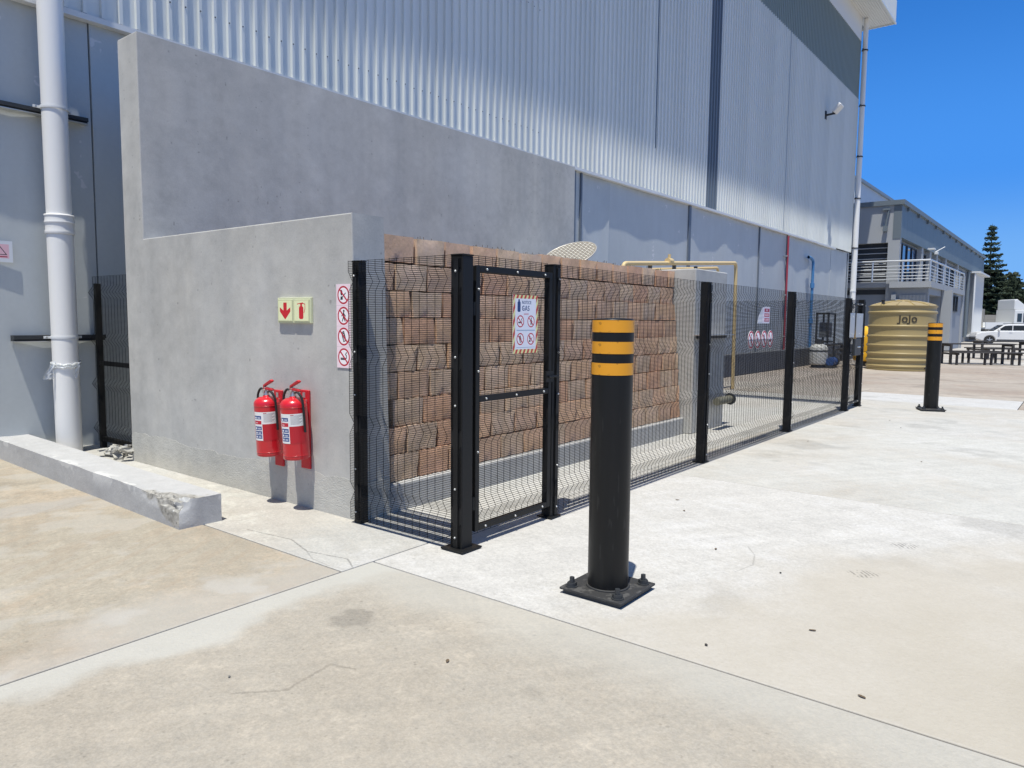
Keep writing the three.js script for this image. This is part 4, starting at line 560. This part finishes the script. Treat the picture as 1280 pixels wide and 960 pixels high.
// ------------------------------------------------------------------ office building beyond
{
  const t = thing('office_building', 'two storey grey office building with a railed balcony beyond the water tank', 'office building'), wall = mat(0.29, 0.31, 0.33, 0.7), pale = mat(0.36, 0.375, 0.385, 0.7), clad = mat(0.135, 0.17, 0.19, 0.5), trim = mat(0.15, 0.18, 0.20, 0.5), frame = mat(0.5, 0.52, 0.54, 0.5);
  const XA = 39, XB = 78.5, Z = -4.75;
  obj('wall', [bb(XA, XB, 0, 7.6, -22, Z)], wall, t);
  // upper cladding proud of the glass line, in vertical boards
  for (let x = XA - 0.10; x < XB; x += 1.42) obj('cladding_panel', bb(x, Math.min(XB, x + 1.405), 5.98, 7.62, Z, Z + 0.32), clad, t);
  obj('corner_panel', bb(XA - 0.34, XA, 5.72, 7.62, -22, Z + 0.31), pale, t); obj('corner_post', bb(XA - 0.36, XA - 0.10, 5.9, 7.62, Z - 0.05, Z + 0.33), trim, t);
  obj('parapet_cap', [bb(XA - 0.45, XB + 0.1, 7.62, 7.86, Z - 0.2, Z + 0.45), bb(XA - 0.45, XA + 0.2, 7.62, 7.86, -22, Z - 0.2)], trim, t);
  for (let x = XA + 1; x < XB; x += 3.1) obj('gutter_bracket', bb(x, x + 0.12, 7.44, 7.62, Z + 0.32, Z + 0.44), trim, t);
  obj('pier', bb(XA - 0.34, XA + 0.06, 0, 5.72, Z - 0.25, Z + 0.3), pale, t);
  // the louvred opening on the end face
  const lv = obj('louvre', bb(XA - 0.02, XA + 0.0, 3.72, 5.72, -9, -5.0), M.dark, t); for (let y = 3.8; y < 5.7; y += 0.28) obj('slat', new THREE.BoxGeometry(0.04, 0.035, 4.0).rotateZ(0.5).translate(XA - 0.08, y, -7.0), frame, lv);
  obj('band', bb(XA - 0.36, XA - 0.02, 3.4, 3.70, -22, -5.0), pale, t); obj('strip_window', bb(XA - 0.03, XA - 0.01, 3.05, 3.30, -9, -4.95), M.dark, t);
  for (const z of [-6.3, -7.9]) obj('roller_door', bb(XA - 0.04, XA - 0.02, 0, 3.0, z - 1.4, z), pale, t);
  // first floor glazing along the side
  const win = (x0, x1, y0, y1, z, n, m = M.glass) => { const w = obj('window', [bb(x0, x1, y0, y0 + 0.06, z, z + 0.1), bb(x0, x1, y1 - 0.06, y1, z, z + 0.1), ...Array.from({ length: n + 1 }, (_, i) => bb(x0 + (x1 - x0) * i / n - 0.04 + (i === 0 ? 0.04 : i === n ? -0.04 : 0), x0 + (x1 - x0) * i / n + 0.04 + (i === 0 ? 0.04 : i === n ? -0.04 : 0), y0 + 0.06, y1 - 0.06, z, z + 0.1))], M.rail, t); for (let i = 0; i < n; i++) obj('pane', bb(x0 + (x1 - x0) * i / n + 0.05, x0 + (x1 - x0) * (i + 1) / n - 0.05, y0 + 0.06, y1 - 0.06, z + 0.02, z + 0.04), m, w); return w; };
  const blue = mat(0.06, 0.13, 0.26, 0.06, { metalness: 0.5 });
  win(39.2, 44.8, 3.75, 5.85, Z + 0.01, 4, blue); win(46.4, 48.0, 3.75, 5.75, Z + 0.01, 1); win(49.0, 50.2, 3.75, 5.75, Z + 0.01, 1); win(52.0, 54.3, 3.75, 5.75, Z + 0.01, 2); win(55.8, 60.5, 3.9, 5.75, Z + 0.01, 4); win(62, 66, 3.9, 5.75, Z + 0.01, 3);
  for (const x of [45.6, 48.5, 51.1, 55.0, 61.2]) obj('column', bb(x - 0.3, x + 0.3, 3.68, 5.98, Z + 0.0, Z + 0.28), pale, t);
  // projecting ground floor under the balcony
  obj('ground_storey', [bb(38.5, 38.9, 0, 3.36, Z + 0.001, -3.0), bb(42.7, 51.2, 0, 3.36, Z + 0.001, -3.0), bb(38.9, 42.7, 3.02, 3.36, Z + 0.001, -3.0)], wall, t); obj('back_door', bb(39.6, 40.6, 0, 2.1, Z + 0.002, Z + 0.05), frame, t); obj('balcony_slab', [bb(38.2, 51.4, 3.36, 3.66, Z + 0.001, -2.85)], pale, t);
  win(43.8, 48.8, 2.25, 3.24, -2.99, 4);
  obj('buttress', extrude([[0, 0], [0, 3.36], [0.35, 3.36], [1.0, 0]], 0.5).rotateY(0).translate(42.72, 0, -2.98), pale, t); obj('corner_column', bb(51.2, 51.7, 0, 4.6, -3.4, -2.9), pale, t);
  const bx2 = obj('sliding_door', bb(38.44, 38.48, 0, 3.0, -4.3, -3.1), pale, t); for (let z = -4.2; z < -3.1; z += 0.16) obj('corrugation', bb(38.42, 38.44, 0.05, 2.98, z, z + 0.06), wall, bx2);
  for (const [z, y] of [[-4.55, 2.9], [-4.35, 2.6], [-4.6, 2.4]]) obj('meter_box', rb(0.2, 0.32, 0.22, 38.4, y, z, 0.02), M.grey, t);
  // railing
  const rl = new THREE.Group(); rl.name = 'railing'; t.add(rl); const rm = mat(0.62, 0.64, 0.66, 0.3, { metalness: 0.6 });
  for (let x = 38.3; x <= 51.4; x += 2.18) obj('baluster', bar(V(x, 3.66, -2.95), V(x, 4.74, -2.95), 0.045), rm, rl); for (const z of [-4.2, -5.6, -7, -8.4]) obj('baluster', bar(V(38.3, 3.66, z), V(38.3, 4.74, z), 0.045), rm, rl);
  [3.8, 3.95, 4.12, 4.29, 4.46, 4.72].forEach((y, i) => { const r = i === 5 ? 0.05 : 0.022; obj('rail', [bar(V(38.3, y, -2.95), V(51.3, y, -2.95), r), bar(V(38.3, y, -2.95), V(38.3, y, -9), r)], rm, rl); });
  // white fin screen at the far end
  for (let x = 70; x < 77; x += 1.05) obj('fin', new THREE.BoxGeometry(0.75, 5.4, 0.12).rotateY(0.5).translate(x, 3.2, Z + 0.4), M.white, t); obj('screen_frame', [bb(69.6, 77.4, 5.85, 5.98, Z + 0.2, Z + 0.95), bb(69.6, 77.4, 0.45, 0.6, Z + 0.2, Z + 0.95)], M.white, t);
  obj('downpipe', bar(V(68.4, 0.4, Z + 0.2), V(68.4, 5.9, Z + 0.2), 0.14), trim, t);
  // lamps
  const la = obj('lamp', [bar(V(XA - 0.5, 7.42, -5.0), V(XA - 0.5, 6.5, -5.14), 0.05), bb(XA - 0.56, XA - 0.34, 7.36, 7.46, -5.3, -4.95), bx(0.2, 0.28, 0.2, XA - 0.5, 6.42, -5.14)], trim, t); obj('lamp', [bx(0.6, 0.08, 0.35, 46.6, 5.98, Z + 0.6)], M.white, t); obj('lamp', [bar(V(49.8, 6.05, Z + 0.3), V(50.2, 6.4, Z + 0.8), 0.025), bx(0.3, 0.16, 0.2, 49.8, 6.0, Z + 0.4)], M.white, t);
}
{ const t = thing('gable_shed', 'pale sloping shed roof rising behind the grey office building', 'shed'); obj('wall', extrude([[44, 0], [44, 10.1], [90, 10.1], [90, 0]], 18).translate(0, 0, -26), mat(0.5, 0.53, 0.56, 0.5), t); obj('roof_edge', bb(43.8, 90.2, 10.1, 10.28, -26.2, -7.85), mat(0.2, 0.24, 0.28, 0.5), t); }
// ------------------------------------------------------------------ picnic tables
function picnic(label, p, turn, L) {
  const t = thing('picnic_table', label, 'picnic table', p, turn, 'dark picnic tables'), m = mat(0.05, 0.045, 0.042, 0.7);
  for (let i = 0; i < 4; i++) obj('table_plank', rb(L, 0.045, 0.14, 0, 0.78, -0.225 + i * 0.15, 0.006), m, t);
  for (const z of [-0.68, 0.68]) for (const d of [-0.075, 0.075]) obj('seat_plank', rb(L, 0.045, 0.14, 0, 0.47, z + d, 0.006), m, t);
  for (const s of [-1, 1]) { obj('end_frame', [rb(0.07, 0.07, 1.56, s * (L / 2 - 0.12), 0.41, 0, 0.005), rb(0.07, 0.07, 0.6, s * (L / 2 - 0.12), 0.72, 0, 0.005)], m, t); for (const z of [-0.28, 0.28]) obj('leg', rb(0.08, 0.76, 0.08, s * (L / 2 - 0.12), 0.38, z, 0.006), m, t); for (const z of [-0.68, 0.68]) { obj('leg', rb(0.07, 0.45, 0.07, s * (L / 2 - 0.12), 0.225, z, 0.006), m, t); obj('leg', rb(0.07, 0.45, 0.07, s * 0.12, 0.225, z, 0.006), m, t); } }
  return t;
}
picnic('dark picnic table with plank benches standing before the white car', [29.5, 0, 0.1], -0.908, 2.6);
picnic('dark picnic table with plank benches farther back under the white car', [35.3, 0, 0.45], -0.908, 2.3);
// ------------------------------------------------------------------ car
{
  const white = new THREE.MeshPhysicalMaterial({ color: new THREE.Color().setRGB(0.72, 0.72, 0.71), roughness: 0.3, clearcoat: 0.6, clearcoatRoughness: 0.1 }), tyre = mat(0.02, 0.02, 0.02, 0.8), rim = mat(0.5, 0.5, 0.5, 0.3, { metalness: 0.7 }), gl = mat(0.02, 0.026, 0.032, 0.06);
  const t = thing('parked_car', 'white estate car parked side on beyond the dark picnic tables', 'car', [63.7, 0, -1.3], 1.93);
  // local +x is the front; arches cut into the side profile
  const arch = (cx, pts) => { for (let k = 0; k <= 10; k++) { const a = k / 10 * Math.PI; pts.push([cx + Math.cos(a) * 0.38, 0.30 + Math.sin(a) * 0.38]); } };
  const side = [[2.28, 0.42], [2.30, 0.62], [2.22, 0.82], [1.9, 0.93], [1.05, 1.02], [-2.10, 1.05], [-2.22, 0.95], [-2.28, 0.6], [-2.22, 0.32]]; const low = []; side.push([-1.8, 0.27]); const a2 = []; arch(-1.37, a2); a2.reverse(); side.push(...a2, [-0.9, 0.25], [0.9, 0.25]); const a1 = []; arch(1.36, a1); a1.reverse(); side.push(...a1, [1.85, 0.27]);
  obj('body', extrude(side, 1.68, 0.06).translate(0, 0, -0.84), white, t);
  const cab = extrude([[1.08, 1.0], [0.42, 1.47], [0.1, 1.54], [-1.3, 1.56], [-1.85, 1.48], [-2.18, 1.03]], 1.40, 0.07).translate(0, 0, -0.70); obj('cabin', cab, white, t);
  for (const s of [-1, 1]) {
    const z = s * 0.769 - (s < 0 ? 0.008 : 0); for (const p of [[[0.84, 1.07], [0.36, 1.42], [-0.12, 1.44], [-0.12, 1.07]], [[-0.18, 1.07], [-0.18, 1.44], [-1.02, 1.44], [-1.02, 1.07]], [[-1.08, 1.07], [-1.08, 1.44], [-1.58, 1.40], [-1.86, 1.08]]]) obj('side_window', extrude(p, 0.008).translate(0, 0, z), gl, t);
    for (const x of [1.36, -1.37]) { const w = obj('wheel', new THREE.TorusGeometry(0.26, 0.085, 12, 32).translate(x, 0.34, s * 0.81), tyre, t); const sp = [new THREE.CylinderGeometry(0.19, 0.19, 0.03, 28, 1, true).rotateX(Math.PI / 2).translate(x, 0.34, s * 0.875), new THREE.CylinderGeometry(0.05, 0.05, 0.03, 12).rotateX(Math.PI / 2).translate(x, 0.34, s * 0.885)]; for (let k = 0; k < 5; k++) sp.push(new THREE.BoxGeometry(0.06, 0.19, 0.02).translate(0, 0.1, 0).rotateZ(k * 1.2566).translate(x, 0.34, s * 0.885)); obj('rim', sp, rim, w); obj('brake_disc', new THREE.CylinderGeometry(0.17, 0.17, 0.02, 20).rotateX(Math.PI / 2).translate(x, 0.34, s * 0.80), M.dark, w); }
    obj('mirror', new RoundedBoxGeometry(0.13, 0.13, 0.2, 2, 0.04).translate(0.78, 1.1, s * 0.95), white, t); for (const x of [0.0, -0.95]) obj('handle', bx(0.18, 0.03, 0.02, x, 0.90, s * 0.905), rim, t);
    obj('headlight', new RoundedBoxGeometry(0.34, 0.16, 0.2, 2, 0.04).translate(2.08, 0.74, s * 0.72), mat(0.5, 0.52, 0.54, 0.1), t); obj('sill', bx(1.8, 0.12, 0.03, 0, 0.33, s * 0.893), M.dark, t); obj('roof_rail', bar(V(0.1, 1.59, s * 0.6), V(-1.6, 1.59, s * 0.6), 0.02), M.dark, t);
  }
  obj('windscreen', extrude([[1.02, 1.05], [0.44, 1.455], [0.46, 1.475], [1.06, 1.06]], 1.2).translate(0.012, 0, -0.6), gl, t); obj('bumper', bx(0.1, 0.2, 1.5, 2.27, 0.42, 0), M.dark, t);
}
{ // truck cab behind the car
  const white = mat(0.70, 0.71, 0.70, 0.4), t = thing('truck', 'white truck with a roof deflector parked behind the white car', 'truck', [81.34, 0, -2.03], -0.908), gl = mat(0.03, 0.05, 0.07, 0.08); t.scale.set(0.95, 1.42, 1.42);
  obj('cab', extrude([[0.95, 0.55], [1.0, 1.2], [0.86, 1.95], [0.7, 2.05], [-0.85, 2.05], [-0.9, 0.55]], 1.8, 0.05).translate(0, 0, -0.9), white, t);
  obj('deflector', extrude([[0.62, 2.06], [0.5, 2.22], [-0.55, 2.74], [-0.85, 2.70], [-0.85, 2.06]], 1.6, 0.05).translate(0, 0, -0.8), white, t);
  for (const s of [-1, 1]) { obj('side_window', extrude([[0.82, 1.2], [0.72, 1.85], [0.0, 1.85], [0.0, 1.2]], 0.02).translate(0, 0, s * 0.952 - 0.01), gl, t); obj('rear_side_window', extrude([[-0.15, 1.25], [-0.15, 1.8], [-0.6, 1.8], [-0.6, 1.25]], 0.02).translate(0, 0, s * 0.952 - 0.01), gl, t); obj('wheel', new THREE.CylinderGeometry(0.42, 0.42, 0.26, 24).rotateX(Math.PI / 2).translate(0.1, 0.42, s * 0.78), M.dark, t); obj('wheel', new THREE.CylinderGeometry(0.42, 0.42, 0.26, 24).rotateX(Math.PI / 2).translate(-2.8, 0.42, s * 0.78), M.dark, t); obj('mirror', bx(0.08, 0.35, 0.16, 0.95, 1.6, s * 1.05), M.dark, t); }
  obj('windscreen', extrude([[0.99, 1.25], [0.87, 1.9], [0.9, 1.9], [1.02, 1.25]], 1.5).translate(0.01, 0, -0.75), gl, t); obj('chassis', [bx(4.2, 0.2, 0.9, -1.8, 0.62, 0)], M.dark, t); obj('load_bed', [bx(2.6, 0.12, 1.9, -2.4, 0.8, 0), bx(2.6, 0.4, 0.05, -2.4, 1.0, 0.93), bx(2.6, 0.4, 0.05, -2.4, 1.0, -0.93)], M.white, t);
}
{ const t = thing('boundary_wall', 'grey precast boundary wall of stacked panels in front of the trees', 'wall', [89, 0, -7.5], 0), m = mat(0.30, 0.29, 0.27, 0.9); for (let i = 0; i < 9; i++) { const z = i * 1.9; obj('post', bx(0.16, 2.65, 0.14, -0.02, 1.32, z), m, t); for (let k = 0; k < 5; k++) obj('panel', bx(0.07, 0.495, 1.74, 0, 0.26 + k * 0.50, z + 0.95), m, t); } }
{ const t = thing('container', 'beige storage container standing at the end of the office building', 'container', [80.2, 0, -4.8]), m = mat(0.34, 0.32, 0.28, 0.7); obj('box', bb(-0.6, 2.0, 0, 3.0, -2, 0.35), m, t); for (let z = -1.9; z < 0.3; z += 0.24) obj('rib', bb(-0.65, -0.601, 0.1, 2.9, z, z + 0.12), m, t); }

// ------------------------------------------------------------------ trees
const leafMats = [mat(0.035, 0.055, 0.03, 0.9), mat(0.06, 0.085, 0.04, 0.9), mat(0.085, 0.10, 0.055, 0.9)], bark = mat(0.09, 0.07, 0.055, 0.95);
function leafCloud(n, place, size) {
  const pos = []; const q = new THREE.Quaternion(), e = new THREE.Euler(), v = V(0, 0, 0);
  for (let i = 0; i < n; i++) { const c = place(i); e.set(rnd() * 6.3, rnd() * 6.3, rnd() * 6.3); q.setFromEuler(e); const s = size * rr(0.6, 1.3); for (const [x, y] of [[-0.5, -0.3], [0.5, -0.3], [0, 0.6], [-0.5, 0.25], [0.5, 0.25], [0, -0.6]]) { v.set(x * s, y * s, 0).applyQuaternion(q); pos.push(c[0] + v.x, c[1] + v.y, c[2] + v.z); } }
  const g = new THREE.BufferGeometry(); g.setAttribute('position', new THREE.Float32BufferAttribute(pos, 3)); g.computeVertexNormals(); return clean(g);
}
function limb(a, b, r0, r1) { const d = V(...b).sub(V(...a)), g = new THREE.CylinderGeometry(r1, r0, d.length(), 7); g.translate(0, d.length() / 2, 0).applyQuaternion(new THREE.Quaternion().setFromUnitVectors(V(0, 1, 0), d.normalize())); return g.translate(...a); }
function broadTree(label, x, z, h, w, n, m, group) {
  const t = thing('broad_tree', label, 'tree', [x, 0, z], 0, group), clumps = []; for (let i = 0; i < 34; i++) { const a = rnd() * 6.3, r = Math.sqrt(rnd()) * w * 0.5, y = h * rr(0.18, 0.95); const k = Math.sqrt(Math.max(0.05, 1 - ((y / h - 0.5) / 0.55) ** 2)); clumps.push([Math.cos(a) * r * k, y, Math.sin(a) * r * k, rr(0.10, 0.2) * w]); }
  obj('trunk', [limb([0, 0, 0], [0.1, h * 0.45, 0], 0.045 * h, 0.025 * h), ...clumps.slice(0, 9).map((c) => limb([0.1, h * rr(0.2, 0.45), 0], [c[0], c[1], c[2]], 0.014 * h, 0.004 * h))], bark, t);
  obj('crown', leafCloud(n, (i) => { const c = clumps[i % clumps.length], u = rr(-1, 1), a = rnd() * 6.3, r = c[3] * Math.cbrt(rnd()), s = Math.sqrt(1 - u * u); return [c[0] + Math.cos(a) * s * r, c[1] + u * r * 0.75, c[2] + Math.sin(a) * s * r]; }, 0.34), m, t);
}
{ // tiered conifer
  const t = thing('norfolk_pine', 'tall tiered conifer standing above the other trees by the office building', 'pine tree', [96, 0, -5.5]), H = 12.4; obj('trunk', limb([0, 0, 0], [0, H, 0], 0.26, 0.03), bark, t);
  for (let k = 0; k < 17; k++) {
    const y = 1.8 + (H - 1.9) * Math.pow(k / 16, 0.92) + rr(-0.1, 0.1), L = (0.22 + 2.5 * Math.pow(Math.max(0, 1 - (y - 1.2) / (H - 0.9)), 0.8)) * rr(0.85, 1.1), nb = 7, tier = [], off = rnd() * 6;
    for (let b = 0; b < nb; b++) { const a = off + b / nb * 6.283 + rr(-0.15, 0.15), l = L * rr(0.8, 1.1), end = [Math.cos(a) * l, y + l * 0.10, Math.sin(a) * l]; tier.push(limb([0, y, 0], end, 0.05, 0.012));
      for (let i = 0; i < 15; i++) { const f = 0.22 + 0.8 * i / 15, w = (1.15 - f) * l * 0.34; for (const s of [-1, 1]) { const ex = [end[0] * f - Math.sin(a) * w * s, y + l * 0.10 * f + rr(0.02, 0.2), end[2] * f + Math.cos(a) * w * s]; tier.push(limb([end[0] * f, y + l * 0.1 * f, end[2] * f], ex, 0.07, 0.045)); } }
    for (let i = 0; i < 10; i++) { const a = rnd() * 6.283, r = L * Math.sqrt(rnd()) * 0.9, y2 = y + rr(-0.2, 0.2), p0 = [Math.cos(a) * r, y2, Math.sin(a) * r]; tier.push(limb(p0, [p0[0] + rr(-0.3, 0.3), y2 + rr(-0.06, 0.2), p0[2] + rr(-0.3, 0.3)], 0.06, 0.03)); } }
    obj('branch_tier', tier, leafMats[0], t);
  }
  obj('leader', limb([0, H - 0.1, 0], [0, H + 0.5, 0], 0.05, 0.01), leafMats[0], t);
}
broadTree('dense dark green tree hugging the end of the office building below the conifer', 97, -6.5, 8.0, 5.2, 5200, leafMats[0], 'trees behind the boundary wall');
broadTree('dark bushy tree rising right beneath the tall tiered conifer', 99, -3.2, 7.0, 5.0, 4200, leafMats[0], 'trees behind the boundary wall');
broadTree('loose olive green tree with gaps at the edge of the picture', 112, -2.0, 8.6, 7.5, 3800, leafMats[2], 'trees behind the boundary wall');
broadTree('mid green bushy tree low behind the truck cab', 104, -0.4, 4.2, 6.0, 3600, leafMats[1], 'trees behind the boundary wall');
broadTree('tall olive green tree cut off by the edge of the picture', 110, 5.2, 8.8, 8.0, 3600, leafMats[2], 'trees behind the boundary wall');
{ const pts = [], g = new THREE.PlaneGeometry(600, 160, 60, 8).rotateX(-Math.PI / 2), p = g.attributes.position; for (let i = 0; i < p.count; i++) { const u = p.getX(i) / 300, v = p.getZ(i) / 80; p.setY(i, Math.max(-2, (20 + 8 * fbm(u * 4 + 3, 2, 3)) * (1 - v * v) - 2)); } g.computeVertexNormals(); const h = obj('hills', g.rotateY(Math.PI / 2).translate(520, 0, 60), mat(0.05, 0.085, 0.14, 0.95)); struct(h); h.material.side = THREE.DoubleSide; }

// ------------------------------------------------------------------ litter on the concrete
{
  const lm = [mat(0.12, 0.085, 0.05, 0.9), mat(0.05, 0.045, 0.04, 0.9), mat(0.20, 0.19, 0.17, 0.9)], spots = [[2.2, 0.55, 0], [1.1, 1.35, 0], [0.9, 1.85, 1], [0.15, 2.25, 0], [-0.35, 1.9, 1], [-1.25, 1.05, 0], [-1.95, 0.42, 2], [5.6, 1.9, 0], [6.2, 0.5, 0], [8.4, 1.2, 1], [9.2, 0.9, 0], [-0.4, 2.6, 0], [0.6, 0.75, 1], [1.9, 0.75, 0]];
  const names = [['dead_leaf', 'leaf'], ['pebble', 'pebble'], ['concrete_chip', 'chip']];
  const which = ['dry leaf on the pale slab in line with the second fence panel', 'dry leaf on the pale slab nearest to the oval tyre scuffs', 'pebble lying between the two dark tyre scuffs and the long joint', 'dry leaf on the stained slab beside the long diagonal joint', 'pebble lying close to the long diagonal joint below the bollard', 'dry leaf on the beige near slab in front of the bollard', 'pale concrete chip on the beige near slab towards its corner', 'dry leaf far out on the pale slab between the bollards', 'dry leaf on the pale slab close to the third fence post', 'pebble on the pale slab well before the distant bollard', 'dry leaf on the pale slab just before the distant bollard', 'dry leaf at the bottom of the view beside the long joint', 'pebble on the pale slab beside the bollard base plate', 'dry leaf on the pale slab to one side of the bollard'];
  for (const [i0, [x, z, k]] of spots.entries()) { let g; if (k === 0) { g = new THREE.PlaneGeometry(0.034, 0.016, 4, 2).rotateX(-Math.PI / 2); const p = g.attributes.position; for (let i = 0; i < p.count; i++) p.setXYZ(i, p.getX(i), 0.002 + Math.abs(p.getZ(i)) * 0.4 + 0.002 * rnd(), p.getZ(i) * (1 - (p.getX(i) / 0.02) ** 2)); g.computeVertexNormals(); g.rotateY(rnd() * 6); } else g = new THREE.DodecahedronGeometry(rr(0.006, 0.009), 0).scale(1.2, 0.6, 0.9).rotateY(rnd() * 6).translate(0, 0.006, 0);
    const m = obj(names[k][0], g, k === 0 ? new THREE.MeshStandardMaterial({ color: lm[0].color, roughness: 0.9, side: THREE.DoubleSide }) : lm[k]); m.position.set(x, 0, z); tag(m, which[i0], names[k][1], ['leaves lying on the concrete', 'pebbles lying on the concrete'][k]); }
}
scene.traverse((o) => { if (o.isMesh) o.castShadow = o.receiveShadow = true; });
renderer.render(scene, camera);
